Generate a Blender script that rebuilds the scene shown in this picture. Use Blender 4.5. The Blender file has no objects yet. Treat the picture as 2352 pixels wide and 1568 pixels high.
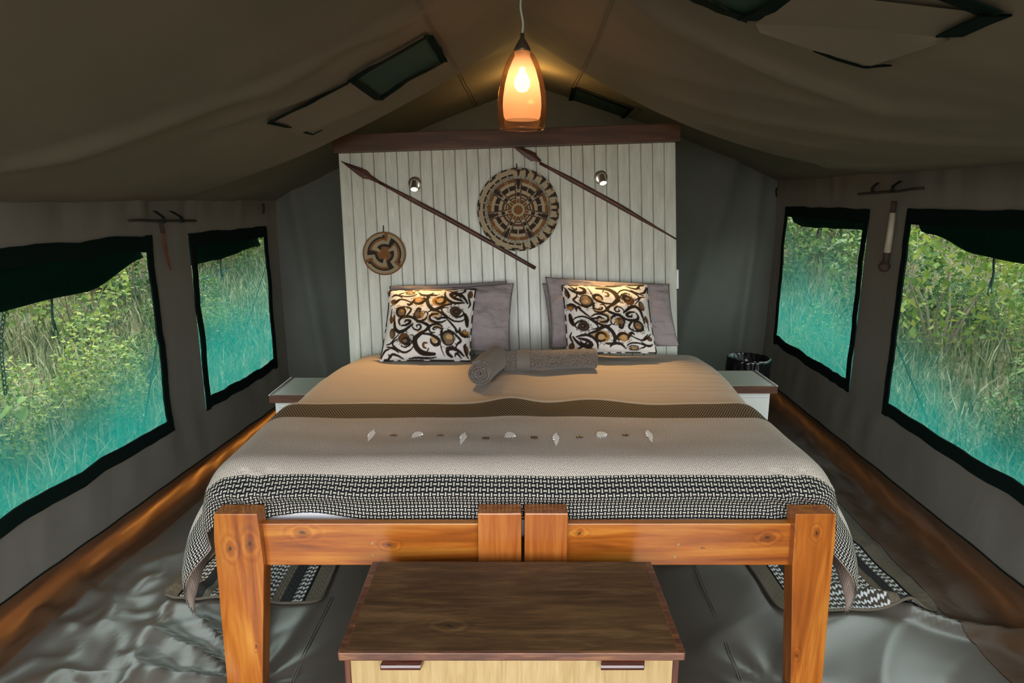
import bpy, bmesh, math, random
import numpy as np
from mathutils import Vector, Matrix, noise

random.seed(7)
rng = np.random.default_rng(7)
SC = bpy.context.scene
COL = SC.collection

# ---------------------------------------------------------------- camera, sky, sun, exposure
F, CX, CY = 1500.0, 1176.0, 784.0
PITCH = math.atan(329 / 1500)
CAM = Vector((0, 0, 1.573))
cam = bpy.data.cameras.new('camera')
cam.sensor_width = 36.0
cam.lens = 36.0 * F / 2352
cam.clip_start = 0.02
camo = bpy.data.objects.new('camera', cam)
camo.location = CAM
camo.rotation_euler = (math.pi / 2 - PITCH, 0, 0)
COL.objects.link(camo)
SC.camera = camo

world = bpy.data.worlds.new('overcast_sky')
world.use_nodes = True
SC.world = world
wt = world.node_tree
bg = wt.nodes['Background']
tc = wt.nodes.new('ShaderNodeTexCoord')
sep = wt.nodes.new('ShaderNodeSeparateXYZ')
rmp = wt.nodes.new('ShaderNodeValToRGB')
rmp.color_ramp.elements[0].position = 0.0
rmp.color_ramp.elements[0].color = (0.95, 0.98, 1.0, 1)
rmp.color_ramp.elements[1].position = 1.0
rmp.color_ramp.elements[1].color = (0.84, 0.92, 1.0, 1)
wt.links.new(tc.outputs['Generated'], sep.inputs[0])
wt.links.new(sep.outputs['Z'], rmp.inputs[0])
wt.links.new(rmp.outputs[0], bg.inputs[0])
bg.inputs[1].default_value = 4.2

sun = bpy.data.lights.new('sun', 'SUN')
sun.energy = 4.0
sun.angle = math.radians(6)
sun.color = (1.0, 0.95, 0.84)
suno = bpy.data.objects.new('sun', sun)
suno.rotation_euler = (math.radians(-26), 0, 0)
COL.objects.link(suno)

SC.view_settings.view_transform = 'Standard'
SC.view_settings.look = 'None'
SC.view_settings.gamma = 1.0
SC.view_settings.use_curve_mapping = False
SC.view_settings.exposure = 1.0
SC.cycles.max_bounces = 10
SC.cycles.transparent_max_bounces = 16
SC.cycles.caustics_reflective = False
SC.cycles.caustics_refractive = False
SC.cycles.sample_clamp_indirect = 6.0

# ---------------------------------------------------------------- geometry of sight lines and surfaces
FW = Vector((0, math.cos(PITCH), -math.sin(PITCH)))
UP = Vector((0, math.sin(PITCH), math.cos(PITCH)))
RT = Vector((1, 0, 0))


def ray(u, v):
    return FW + RT * ((u - CX) / F) - UP * ((v - CY) / F)


def atY(u, v, y):
    d = ray(u, v)
    return CAM + d * (y / d.y)


def atZ(u, v, z):
    d = ray(u, v)
    return CAM + d * ((z - CAM.z) / d.z)


def atX(u, v, x):
    d = ray(u, v)
    return CAM + d * (x / d.x)


def WL(y):
    return -2.0 + 0.061 * y


def WR(y):
    return 1.78 + 0.061 * y


def onL(u, v):
    d = ray(u, v)
    return CAM + d * (-2.0 / (d.x - 0.061 * d.y))


def onR(u, v):
    d = ray(u, v)
    return CAM + d * (1.78 / (d.x - 0.061 * d.y))


def sst(a, b, x):
    t = min(1.0, max(0.0, (x - a) / (b - a)))
    return t * t * (3 - 2 * t)


RIDGE = 2.37
FOLDS = []


def roof0(x, y):
    xr = 0.05 + 0.061 * (y - 3.43)
    if x < xr:
        s = (xr - x) / (xr - WL(y)); ze = 1.555; sag = 0.09
    else:
        s = (x - xr) / (WR(y) - xr); ze = 1.70; sag = 0.155
    far = sst(3.44, 3.74, y)
    s = max(0.0, s)
    return RIDGE + (ze - RIDGE) * s - (sag * (1 - far) - 0.045 * far) * 4 * s * (1 - s)


def roof(x, y):
    z = roof0(x, y)
    for (ax, ay, bx, by, w, dep) in FOLDS:
        dx, dy = bx - ax, by - ay
        L = math.hypot(dx, dy)
        t = ((x - ax) * dx + (y - ay) * dy) / (L * L)
        d = ((x - ax) * dy - (y - ay) * dx) / L
        m = sst(-0.15, 0.2, t) * (1 - sst(0.8, 1.15, t))
        z -= dep * m * math.exp(-(d / w) ** 2)
    return z


def onroof(u, v, drop=0.0):
    d = ray(u, v)
    lo, hi = 0.3, 0.3
    f0 = None
    s = 0.3
    while s < 9:
        p = CAM + d * s
        f = p.z - (roof(p.x, p.y) - drop)
        if f > 0:
            hi = s
            break
        lo = s
        s += 0.03
    else:
        hi = 9
    for _ in range(30):
        m = (lo + hi) / 2
        p = CAM + d * m
        if p.z - (roof(p.x, p.y) - drop) > 0:
            hi = m
        else:
            lo = m
    return CAM + d * lo


# folds in the roof cloth (world x, y of their ends, width, depth)
for (a, b, w, dep) in [((0, 385), (740, 150), 0.06, 0.03), ((560, 225), (1000, 0), 0.05, 0.02), ((300, 330), (860, 85), 0.09, -0.016),
                       ((450, 300), (800, 185), 0.03, 0.008), ((1450, 0), (2000, 230), 0.05, 0.018), ((1500, 210), (2300, 330), 0.05, 0.014),
                       ((1420, 130), (2200, 260), 0.06, 0.012), ((1640, 320), (2250, 370), 0.03, 0.008), ((1560, 260), (1950, 345), 0.03, 0.008)]:
    d1, d2 = ray(*a), ray(*b)
    def hit(d):
        s = 0.3
        while s < 9:
            p = CAM + d * s
            if p.z > roof0(p.x, p.y):
                return p
            s += 0.01
        return CAM + d * 5
    p1, p2 = hit(d1), hit(d2)
    FOLDS.append((p1.x, p1.y, p2.x, p2.y, w, dep * (1.1 if dep > 0.019 else 1.6)))

# headboard plane: leans back and is tilted two degrees in its own plane
H0 = Vector((0.0, 3.70, 0.70))
HN = Vector((0, -1, 0.121)).normalized()
_a = Vector((math.cos(math.radians(1.9)), 0, math.sin(math.radians(1.9))))
HA = (_a - HN * _a.dot(HN)).normalized()
HB = HA.cross(-HN).normalized()
if HB.z < 0:
    HB = -HB


def onH(u, v, off=0.0):
    d = ray(u, v)
    s = (H0 + HN * off - CAM).dot(HN) / d.dot(HN)
    return CAM + d * s


def hp(a, b, off=0.0):
    return H0 + HA * a + HB * b + HN * off


def hab(p):
    q = p - H0
    return q.dot(HA), q.dot(HB)


# ---------------------------------------------------------------- mesh builder
class MB:
    def __init__(s):
        s.v = []; s.f = []; s.uv = []; s.c = []

    def add(s, verts, faces, uvs=None, cols=None):
        b = len(s.v)
        s.v += [Vector(p) for p in verts]
        s.f += [tuple(i + b for i in f) for f in faces]
        if uvs is not None:
            s.uv += list(uvs)
        if cols is not None:
            s.c += list(cols)
        return s

    def hexa(s, p):
        return s.add(p, [(0, 3, 2, 1), (4, 5, 6, 7), (0, 1, 5, 4), (1, 2, 6, 5), (2, 3, 7, 6), (3, 0, 4, 7)])

    def box(s, a, b):
        x0, y0, z0 = a; x1, y1, z1 = b
        return s.hexa([(x0, y0, z0), (x1, y0, z0), (x1, y1, z0), (x0, y1, z0), (x0, y0, z1), (x1, y0, z1), (x1, y1, z1), (x0, y1, z1)])

    def prism(s, pts, vec):
        n = len(pts)
        vec = Vector(vec)
        v = [Vector(p) for p in pts] + [Vector(p) + vec for p in pts]
        f = [tuple(range(n)), tuple(range(2 * n - 1, n - 1, -1))] + [(i, i + n, (i + 1) % n + n, (i + 1) % n) for i in range(n)]
        return s.add(v, f)

    def tube(s, path, r, n=8, caps=True, closed=False):
        path = [Vector(p) for p in path]
        m = len(path)
        rs = r if isinstance(r, (list, tuple)) else [r] * m
        rings = []
        ref = None
        for i, p in enumerate(path):
            if closed:
                t = path[(i + 1) % m] - path[i - 1]
            else:
                t = path[min(i + 1, m - 1)] - path[max(i - 1, 0)]
            t.normalize()
            if ref is None:
                ref = Vector((0, 0, 1)) if abs(t.z) < 0.9 else Vector((1, 0, 0))
            a = (ref - t * ref.dot(t)).normalized()
            ref = a
            b = t.cross(a)
            rings.append([p + (a * math.cos(2 * math.pi * k / n) + b * math.sin(2 * math.pi * k / n)) * rs[i] for k in range(n)])
        v = [q for rg in rings for q in rg]
        f = []
        for i in range(m if closed else m - 1):
            j = (i + 1) % m
            for k in range(n):
                f.append((i * n + k, i * n + (k + 1) % n, j * n + (k + 1) % n, j * n + k))
        if caps and not closed:
            f.append(tuple(range(n - 1, -1, -1)))
            f.append(tuple(range((m - 1) * n, m * n)))
        return s.add(v, f)

    def lathe(s, prof, c, n=32, X=Vector((1, 0, 0)), Y=Vector((0, 1, 0)), Z=Vector((0, 0, 1)), cap=False):
        c = Vector(c)
        v = []
        for (r, z) in prof:
            for k in range(n):
                a = 2 * math.pi * k / n
                v.append(c + X * (r * math.cos(a)) + Y * (r * math.sin(a)) + Z * z)
        f = []
        for i in range(len(prof) - 1):
            for k in range(n):
                f.append((i * n + k, i * n + (k + 1) % n, (i + 1) * n + (k + 1) % n, (i + 1) * n + k))
        if cap:
            f.append(tuple(range(n - 1, -1, -1)))
            f.append(tuple(range((len(prof) - 1) * n, len(prof) * n)))
        return s.add(v, f)

    def grid(s, fn, nu, nv, uv=None, col=None, flip=False):
        v = []; u2 = []; c2 = []
        for j in range(nv + 1):
            for i in range(nu + 1):
                a, b = i / nu, j / nv
                v.append(fn(a, b))
                if uv: u2.append(uv(a, b))
                if col: c2.append(col(a, b))
        f = []
        for j in range(nv):
            for i in range(nu):
                q = (j * (nu + 1) + i, j * (nu + 1) + i + 1, (j + 1) * (nu + 1) + i + 1, (j + 1) * (nu + 1) + i)
                f.append(q[::-1] if flip else q)
        return s.add(v, f, u2 if uv else None, c2 if col else None)


def wloc(o):
    p = Vector((0, 0, 0))
    while o is not None:
        p = p + o.location
        o = o.parent
    return p


def obj(name, mb, mat, parent=None, smooth=False, bevel=0.0, merge=False, sub=0, recalc=True, loc=None):
    base = wloc(parent) if parent else Vector((0, 0, 0))
    me = bpy.data.meshes.new(name)
    if parent is None and loc is not None:
        base = Vector(loc)
    me.from_pydata([tuple(p - base) for p in mb.v], [], mb.f)
    if mb.uv:
        uvl = me.uv_layers.new(name='UVMap')
        li = np.empty(len(me.loops), dtype=np.int32)
        me.loops.foreach_get('vertex_index', li)
        arr = np.array(mb.uv, dtype=np.float32)[li]
        uvl.data.foreach_set('uv', arr.ravel())
    if mb.c:
        ca = me.color_attributes.new('Col', 'FLOAT_COLOR', 'POINT')
        arr = np.ones((len(mb.c), 4), dtype=np.float32)
        arr[:, :3] = np.array(mb.c, dtype=np.float32)[:, :3]
        ca.data.foreach_set('color', arr.ravel())
    if bevel > 0 or merge or recalc:
        bm = bmesh.new(); bm.from_mesh(me)
        if merge:
            bmesh.ops.remove_doubles(bm, verts=bm.verts, dist=1e-5)
        if recalc:
            bmesh.ops.recalc_face_normals(bm, faces=bm.faces)
        if bevel > 0:
            bmesh.ops.bevel(bm, geom=[e for e in bm.edges if len(e.link_faces) == 2 and e.calc_face_angle(0) > 0.5], offset=bevel, segments=2, affect='EDGES', profile=0.6)
        bm.to_mesh(me); bm.free()
    if smooth:
        me.polygons.foreach_set('use_smooth', [True] * len(me.polygons))
    me.materials.append(mat)
    o = bpy.data.objects.new(name, me)
    if parent is not None:
        o.parent = parent
    elif loc is not None:
        o.location = loc
    COL.objects.link(o)
    if sub:
        m = o.modifiers.new('sub', 'SUBSURF'); m.levels = sub; m.render_levels = sub
    return o


def thing(name, label, cat, loc=(0, 0, 0), group=None):
    o = bpy.data.objects.new(name, None)
    o.empty_display_size = 0.05
    o.location = loc
    COL.objects.link(o)
    o['label'] = label; o['category'] = cat
    if group: o['group'] = group
    return o


def tag(o, label, cat, group=None):
    o['label'] = label; o['category'] = cat
    if group: o['group'] = group
    return o


def struct(o, label=None):
    o['kind'] = 'structure'
    if label: o['label'] = label
    return o


def structE(name, loc, label):
    o = bpy.data.objects.new(name, None)
    o.location = loc; o.empty_display_size = 0.05
    COL.objects.link(o)
    return struct(o, label)


# ---------------------------------------------------------------- materials
class NT:
    def __init__(s, name):
        s.m = bpy.data.materials.new(name); s.m.use_nodes = True
        s.t = s.m.node_tree; s.t.nodes.clear()
        s.o = s.t.nodes.new('ShaderNodeOutputMaterial')

    def put(s, sock, val):
        if isinstance(val, bpy.types.NodeSocket):
            s.t.links.new(val, sock)
        else:
            if isinstance(val, (tuple, list)) and len(val) == 3 and sock.type == 'RGBA':
                val = (*val, 1)
            sock.default_value = val

    def n(s, typ, ins=None, out=0, **props):
        nd = s.t.nodes.new('ShaderNode' + typ)
        for k, val in props.items():
            setattr(nd, k, val)
        for k, val in (ins or {}).items():
            s.put(nd.inputs[k], val)
        return nd.outputs[out] if out is not None else nd

    def math(s, op, a, b=0.0, c=None, clamp=False):
        ins = {0: a, 1: b}
        if c is not None: ins[2] = c
        return s.n('Math', ins, operation=op, use_clamp=clamp)

    def mix(s, fac, a, b, blend='MIX'):
        nd = s.t.nodes.new('ShaderNodeMix'); nd.data_type = 'RGBA'; nd.blend_type = blend
        s.put(nd.inputs[0], fac); s.put(nd.inputs[6], a); s.put(nd.inputs[7], b)
        return nd.outputs[2]

    def ramp(s, fac, stops):
        nd = s.t.nodes.new('ShaderNodeValToRGB')
        e = nd.color_ramp.elements
        while len(e) < len(stops): e.new(0.5)
        for i, (p, c) in enumerate(stops):
            e[i].position = p
            e[i].color = (c, c, c, 1) if isinstance(c, (int, float)) else (*c, 1)
        s.put(nd.inputs[0], fac)
        return nd.outputs[0]

    def coord(s, kind='Object', scale=(1, 1, 1), rot=(0, 0, 0), loc=(0, 0, 0)):
        c = s.n('TexCoord', out=None).outputs[kind]
        return s.n('Mapping', {'Vector': c, 'Scale': scale, 'Rotation': rot, 'Location': loc})

    def noise(s, vec, scale=5, detail=3, rough=0.5, dist=0.0):
        return s.n('TexNoise', {'Vector': vec, 'Scale': scale, 'Detail': detail, 'Roughness': rough, 'Distortion': dist}, out=0)

    def bump(s, h, strength=0.3, dist=0.01, normal=None):
        ins = {'Height': h, 'Strength': strength, 'Distance': dist}
        if normal is not None: ins['Normal'] = normal
        return s.n('Bump', ins)

    def pbr(s, color, rough=0.6, spec=0.5, metal=0.0, normal=None, **kw):
        ins = {'Base Color': color, 'Roughness': rough, 'Specular IOR Level': spec, 'Metallic': metal}
        if normal is not None: ins['Normal'] = normal
        ins.update(kw)
        return s.n('BsdfPrincipled', ins)

    def done(s, sh):
        s.t.links.new(sh, s.o.inputs['Surface'])
        return s.m


def m_canvas(name, col, trans=0.06, tcol=None, bumpscale=1.0):
    g = NT(name)
    c = g.coord()
    nz = g.noise(c, 3.0, 4)
    weave = g.noise(g.coord(scale=(1, 1, 1)), 900, 1)
    colr = g.mix(g.ramp(nz, [(0.3, 0), (0.7, 1)]), tuple(x * 0.9 for x in col), tuple(x * 1.08 for x in col))
    colr = g.mix(g.math('MULTIPLY', weave, 0.35), colr, tuple(x * 0.6 for x in col))
    wr = g.noise(g.coord(scale=(2.2, 2.2, 0.9)), 2.0, 3, 0.45, 0.5)
    b = g.bump(wr, 0.30 * bumpscale, 0.04)
    p = g.pbr(colr, 0.85, 0.25, normal=b)
    t = g.n('BsdfTranslucent', {'Color': tcol or col})
    return g.done(g.n('MixShader', {0: trans, 1: p, 2: t}))


def m_plain(name, col, rough=0.6, spec=0.5, metal=0.0, nscale=0, nstr=0.2, var=0.12):
    g = NT(name)
    c = g.coord()
    nz = g.noise(c, 6.0, 4)
    colr = g.mix(nz, tuple(x * (1 - var) for x in col), tuple(min(1, x * (1 + var)) for x in col))
    nb = g.bump(g.noise(c, nscale, 3), nstr, 0.004) if nscale else None
    return g.done(g.pbr(colr, rough, spec, metal, normal=nb))


def m_wood(name, dark, mid, light, axis='X', along=1.0, across=14.0, knots=(), rough=0.32, coat=0.0, streak=0.5, bump=0.06, ign=1):
    g = NT(name)
    sc = {'X': (along, across, across), 'Y': (across, along, across), 'Z': (across, across, along)}[axis]
    raw = g.n('TexCoord', out=None).outputs['Object']
    c = g.n('Mapping', {'Vector': raw, 'Scale': sc})
    kn = None; ring = None
    for (kx, ky, kz, kr) in knots:
        if kn is None:
            wp = g.n('VectorMath', {0: g.n('TexNoise', {'Vector': raw, 'Scale': 38.0, 'Detail': 2.0}, out=1), 1: (0.5, 0.5, 0.5)}, operation='SUBTRACT')
            wp = g.n('VectorMath', {0: wp, 1: (0.022, 0.022, 0.022)}, operation='MULTIPLY')
            rw = g.n('VectorMath', {0: raw, 1: wp}, operation='ADD')
        d = g.n('VectorMath', {0: rw, 1: (kx, ky, kz)}, operation='SUBTRACT')
        ds = {'X': (0.55, 1, 1), 'Y': (1, 0.55, 1), 'Z': (1, 1, 0.55)}[axis]
        ds = tuple(0.0 if i == ign else q for i, q in enumerate(ds))
        d = g.n('VectorMath', {0: d, 1: ds}, operation='MULTIPLY')
        ln = g.n('VectorMath', {0: d}, out=1, operation='LENGTH')
        k = g.math('DIVIDE', ln, kr)
        core = g.n('MapRange', {0: k, 1: 0.15, 2: 0.62, 3: 0.92, 4: 0.0})
        halo = g.n('MapRange', {0: k, 1: 0.5, 2: 2.4, 3: 1.0, 4: 0.0})
        r = g.math('MULTIPLY', halo, g.math('SINE', g.math('MULTIPLY', k, 7.0)))
        kn = core if kn is None else g.math('MAXIMUM', kn, core)
        ring = r if ring is None else g.math('ADD', ring, r)
    n1 = g.noise(c, 1.6, 5, 0.55, 1.2)
    n2 = g.noise(c, 7.0, 3, 0.6, 0.3)
    f = g.math('ADD', g.math('MULTIPLY', n1, 1 - streak * 0.5), g.math('MULTIPLY', n2, streak * 0.5))
    if ring is not None:
        f = g.math('ADD', f, g.math('MULTIPLY', ring, 0.085))
    col = g.ramp(f, [(0.30, dark), (0.5, mid), (0.68, light)])
    big = g.noise(raw, 2.3, 2)
    col = g.mix(g.math('MULTIPLY', g.ramp(big, [(0.4, 0), (0.75, 1)]), 0.35), col, dark)
    if kn is not None:
        col = g.mix(kn, col, tuple(x * 0.22 for x in dark))
    nb = g.bump(f, bump * 3, 0.004)
    ins = {}
    if coat: ins = {'Coat Weight': coat, 'Coat Roughness': 0.12}
    return g.done(g.pbr(col, rough, 0.5, normal=nb, **ins))


def m_cloth(name, col, rough=0.85, fine=700, wr=0.25, wscale=5, wdist=0.02, sheen=0.15, stretch=(1, 1, 1)):
    g = NT(name)
    c = g.coord()
    f = g.noise(c, fine, 2)
    w = g.noise(g.coord(scale=stretch), wscale, 4, 0.5, 0.5)
    colr = g.mix(g.math('MULTIPLY', f, 0.5), col, tuple(x * 0.72 for x in col))
    b1 = g.bump(f, 0.15, 0.002)
    b2 = g.bump(w, wr, wdist, normal=b1)
    return g.done(g.pbr(colr, rough, 0.2, normal=b2, **{'Sheen Weight': sheen}))


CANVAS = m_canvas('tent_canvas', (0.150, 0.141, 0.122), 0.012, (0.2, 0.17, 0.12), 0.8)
CANVAS_SHADED = m_canvas('shaded_back_wall_canvas', (0.098, 0.101, 0.088), 0.01, (0.15, 0.14, 0.11), 0.8)  # tent canvas with the light falloff at the back put into its colour
ROOFC = m_canvas('roof_canvas', (0.160, 0.139, 0.108), 0.0, (0.28, 0.2, 0.11), 0.25)
FLAPC = m_canvas('vent_flap_canvas', (0.178, 0.156, 0.124), 0.0, (0.26, 0.2, 0.12), 0.3)
TRIM = m_plain('black_green_binding', (0.003, 0.009, 0.0075), 0.95, 0.08, nscale=300)
STRAP = m_plain('dark_webbing', (0.012, 0.016, 0.014), 0.8, 0.3, nscale=400)
DFLAP = m_canvas('dark_green_flap', (0.012, 0.05, 0.04), 0.35, (0.01, 0.09, 0.07), 0.4)
VENTM = m_plain('vent_netting', (0.010, 0.040, 0.028), 0.8, 0.3, nscale=900)
STICK = m_wood('dark_stick',  (0.02, 0.012, 0.008), (0.04, 0.022, 0.014), (0.07, 0.04, 0.025), 'Y', 2, 20, rough=0.8)
REDW = m_wood('red_wood', (0.06, 0.02, 0.012), (0.12, 0.035, 0.018), (0.18, 0.06, 0.03), 'Z', 2, 20)
IVORY = m_plain('pale_shaft', (0.42, 0.38, 0.30), 0.6, 0.4, nscale=60)

# window netting: green threads; teal and denser towards the sill
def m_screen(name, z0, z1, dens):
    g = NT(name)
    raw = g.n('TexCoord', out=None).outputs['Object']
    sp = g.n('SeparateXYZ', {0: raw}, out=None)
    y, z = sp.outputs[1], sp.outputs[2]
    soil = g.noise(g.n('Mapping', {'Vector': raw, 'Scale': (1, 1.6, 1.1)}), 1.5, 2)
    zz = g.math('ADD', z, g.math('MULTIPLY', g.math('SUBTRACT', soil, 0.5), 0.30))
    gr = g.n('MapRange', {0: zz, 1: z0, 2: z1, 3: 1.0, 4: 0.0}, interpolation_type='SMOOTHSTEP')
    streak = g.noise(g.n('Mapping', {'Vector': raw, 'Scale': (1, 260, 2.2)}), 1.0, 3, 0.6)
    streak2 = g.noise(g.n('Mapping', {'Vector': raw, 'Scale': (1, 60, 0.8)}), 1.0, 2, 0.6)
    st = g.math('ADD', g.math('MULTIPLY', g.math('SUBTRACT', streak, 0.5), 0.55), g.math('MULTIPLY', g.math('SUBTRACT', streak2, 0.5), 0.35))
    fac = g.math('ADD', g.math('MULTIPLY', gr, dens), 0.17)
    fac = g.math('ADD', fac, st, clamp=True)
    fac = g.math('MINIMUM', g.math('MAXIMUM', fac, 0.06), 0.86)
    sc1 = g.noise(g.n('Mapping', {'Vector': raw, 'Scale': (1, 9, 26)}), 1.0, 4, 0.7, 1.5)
    topc = (0.020, 0.050, 0.034)
    tcol = g.mix(gr, topc, (0.004, 0.150, 0.122))
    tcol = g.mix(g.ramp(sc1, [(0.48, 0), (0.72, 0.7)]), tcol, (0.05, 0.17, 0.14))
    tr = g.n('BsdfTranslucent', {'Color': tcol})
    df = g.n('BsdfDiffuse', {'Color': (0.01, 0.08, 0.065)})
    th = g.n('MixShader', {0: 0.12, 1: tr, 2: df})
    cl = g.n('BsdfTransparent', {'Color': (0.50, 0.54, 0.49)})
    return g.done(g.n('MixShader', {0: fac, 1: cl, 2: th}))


# floor sheet
g = NT('groundsheet_pvc')
c = g.coord()
n1 = g.noise(c, 2.0, 4)
col = g.mix(n1, (0.070, 0.058, 0.046), (0.105, 0.090, 0.074))
fine = g.noise(c, 500, 2)
wr = g.n('TexNoise', {'Vector': g.coord(scale=(1, 1.4, 1), rot=(0, 0, 0.5)), 'Scale': 3.2, 'Detail': 4.0, 'Roughness': 0.55, 'Distortion': 0.4}, out=0, noise_type='RIDGED_MULTIFRACTAL')
b = g.bump(fine, 0.08, 0.002)
b = g.bump(wr, 0.25, 0.010, normal=b)
FLOOR = g.done(g.pbr(col, 0.34, 0.8, normal=b, **{'Coat Weight': 0.55, 'Coat Roughness': 0.24, 'Coat Normal': b}))
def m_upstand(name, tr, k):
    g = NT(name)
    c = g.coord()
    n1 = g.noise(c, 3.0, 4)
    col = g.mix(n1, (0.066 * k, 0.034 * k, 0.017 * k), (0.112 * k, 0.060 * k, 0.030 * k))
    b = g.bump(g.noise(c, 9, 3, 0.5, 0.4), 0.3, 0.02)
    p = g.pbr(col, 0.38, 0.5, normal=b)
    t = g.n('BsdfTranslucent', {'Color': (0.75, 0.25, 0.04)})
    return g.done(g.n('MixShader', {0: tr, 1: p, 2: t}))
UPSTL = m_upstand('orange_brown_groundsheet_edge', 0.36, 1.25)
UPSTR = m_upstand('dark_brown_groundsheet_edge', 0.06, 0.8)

# whitewashed boards
g = NT('whitewashed_board')
c = g.coord(scale=(9, 9, 0.9))
n1 = g.noise(c, 3.0, 6, 0.6, 0.4)
n2 = g.noise(g.coord(scale=(60, 60, 3)), 2.0, 3, 0.6)
rnd = g.n('ObjectInfo', out=5)
f = g.math('ADD', g.math('MULTIPLY', n1, 0.7), g.math('MULTIPLY', n2, 0.3))
col = g.ramp(f, [(0.28, (0.42, 0.425, 0.355)), (0.45, (0.53, 0.54, 0.465)), (0.65, (0.64, 0.655, 0.58))])
col = g.mix(g.math('MULTIPLY', rnd, 0.16), col, (0.50, 0.47, 0.36))
b = g.bump(f, 0.2, 0.003)
BOARD = g.done(g.pbr(col, 0.36, 0.5, normal=b))
BACKER = m_plain('board_groove', (0.20, 0.17, 0.10), 0.8, 0.2)

BEAM = m_wood('dark_beam', (0.035, 0.014, 0.006), (0.075, 0.028, 0.010), (0.13, 0.052, 0.018), 'X', 1.2, 12, rough=0.45)
PD, PM, PL = (0.16, 0.036, 0.004), (0.35, 0.095, 0.009), (0.52, 0.205, 0.030)
PINE_XL = m_wood('orange_pine_left_rail', PD, PM, PL, 'X', 0.9, 11, knots=((-0.225, 0, 0.552, 0.019), (0.045, 0, 0.510, 0.014), (0.02, 0, 0.455, 0.006)), rough=0.3, coat=0.3)
PINE_XR = m_wood('orange_pine_right_rail', PD, PM, PL, 'X', 0.9, 11, knots=((-0.29, 0, 0.553, 0.012), (0.30, 0, 0.535, 0.016), (0.10, 0, 0.50, 0.006)), rough=0.3, coat=0.3)
PINE_ZL = m_wood('orange_pine_left_leg', PD, PM, PL, 'Z', 0.9, 11, knots=((-0.440, 0, 0.515, 0.018), (-0.378, 0, 0.532, 0.020), (-0.39, 0, 0.17, 0.008)), rough=0.3, coat=0.3)
PINE_ZR = m_wood('orange_pine_right_leg', PD, PM, PL, 'Z', 0.9, 11, knots=((0.435, 0, 0.570, 0.012), (0.352, 0, 0.545, 0.016), (0.415, 0, 0.14, 0.009)), rough=0.3, coat=0.3)
PINE_Z = m_wood('orange_pine_post', (0.22, 0.055, 0.008), (0.36, 0.10, 0.016), (0.47, 0.17, 0.036), 'Z', 0.9, 13, rough=0.28, coat=0.5)
PINE_Y = m_wood('orange_pine_side', (0.24, 0.062, 0.009), (0.38, 0.12, 0.02), (0.5, 0.2, 0.045), 'Y', 0.9, 11, rough=0.3, coat=0.4)
CHTOP = m_wood('walnut_chest_top', (0.022, 0.010, 0.004), (0.070, 0.034, 0.012), (0.15, 0.080, 0.032), 'X', 2.2, 17,
               knots=((-0.16, -0.10, 0.51, 0.020),), rough=0.5, coat=0.0, streak=0.75, ign=2)
CHRIM = m_wood('chest_dark_rim', (0.03, 0.012, 0.008), (0.10, 0.038, 0.02), (0.24, 0.10, 0.045), 'X', 3, 30, rough=0.3, coat=0.4)
CHSIDE = m_wood('chest_red_side', (0.05, 0.015, 0.008), (0.09, 0.028, 0.014), (0.14, 0.045, 0.02), 'Z', 2, 20, rough=0.4)
CHPLY = m_wood('chest_pale_ply', (0.29, 0.19, 0.075), (0.37, 0.255, 0.115), (0.43, 0.31, 0.155), 'Z', 3, 40, rough=0.45, bump=0.03)
HANDLE = m_wood('chest_handle_wood', (0.03, 0.008, 0.006), (0.07, 0.018, 0.010), (0.13, 0.035, 0.018), 'X', 2, 30, rough=0.2, coat=0.6)
SPEAR = m_wood('spear_wood', (0.035, 0.012, 0.008), (0.07, 0.022, 0.013), (0.11, 0.04, 0.022), 'X', 3, 20, rough=0.5)
NSRIM = m_wood('nightstand_rim', (0.06, 0.025, 0.015), (0.11, 0.045, 0.025), (0.17, 0.075, 0.04), 'X', 2, 25, rough=0.35)
NSTOP = m_plain('nightstand_pale_top', (0.40, 0.41, 0.34), 0.35, 0.5, nscale=120, nstr=0.05)
NSBODY = m_plain('nightstand_white_body', (0.70, 0.70, 0.68), 0.5, 0.4)
WPLAST = m_plain('white_plastic', (0.78, 0.79, 0.80), 0.35, 0.5)
SHEET = m_cloth('white_sheet', (0.70, 0.68, 0.70), fine=400)
DUVET = m_cloth('taupe_duvet', (0.41, 0.335, 0.27), 0.75, 900, 0.16, 3.0, 0.02, 0.1, (1, 3.5, 1))
PILLOW = m_cloth('mauve_grey_pillowcase', (0.32, 0.275, 0.285), 0.8, 900, 0.75, 7, 0.035, 0.1, (1.2, 1, 2.6))
g = NT('brown_grey_terry')
c = g.coord()
f = g.noise(c, 200, 3)
col = g.ramp(f, [(0.36, (0.085, 0.070, 0.058)), (0.55, (0.16, 0.13, 0.108)), (0.68, (0.225, 0.185, 0.15))])
TOWEL = g.done(g.pbr(col, 0.95, 0.1, normal=g.bump(f, 0.9, 0.006), **{'Sheen Weight': 0.3}))
TOWELB = m_cloth('towel_flat_band', (0.17, 0.142, 0.118), 0.9, 500)

CHROME = m_plain('brushed_chrome', (0.85, 0.85, 0.85), 0.28, 0.5, 1.0)
DARKM = m_plain('dark_metal', (0.03, 0.03, 0.03), 0.4, 0.5, 0.8)
BAG = m_plain('black_plastic_bag', (0.006, 0.006, 0.007), 0.18, 0.6, nscale=30, nstr=0.8)


def m_emit(name, col, s):
    g = NT(name)
    return g.done(g.n('Emission', {'Color': col, 'Strength': s}))


BULB = m_emit('lit_bulb', (1.0, 0.78, 0.5), 9)
SPOTFACE = m_emit('lit_spot_lens', (1.0, 0.80, 0.55), 2.2)

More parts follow.
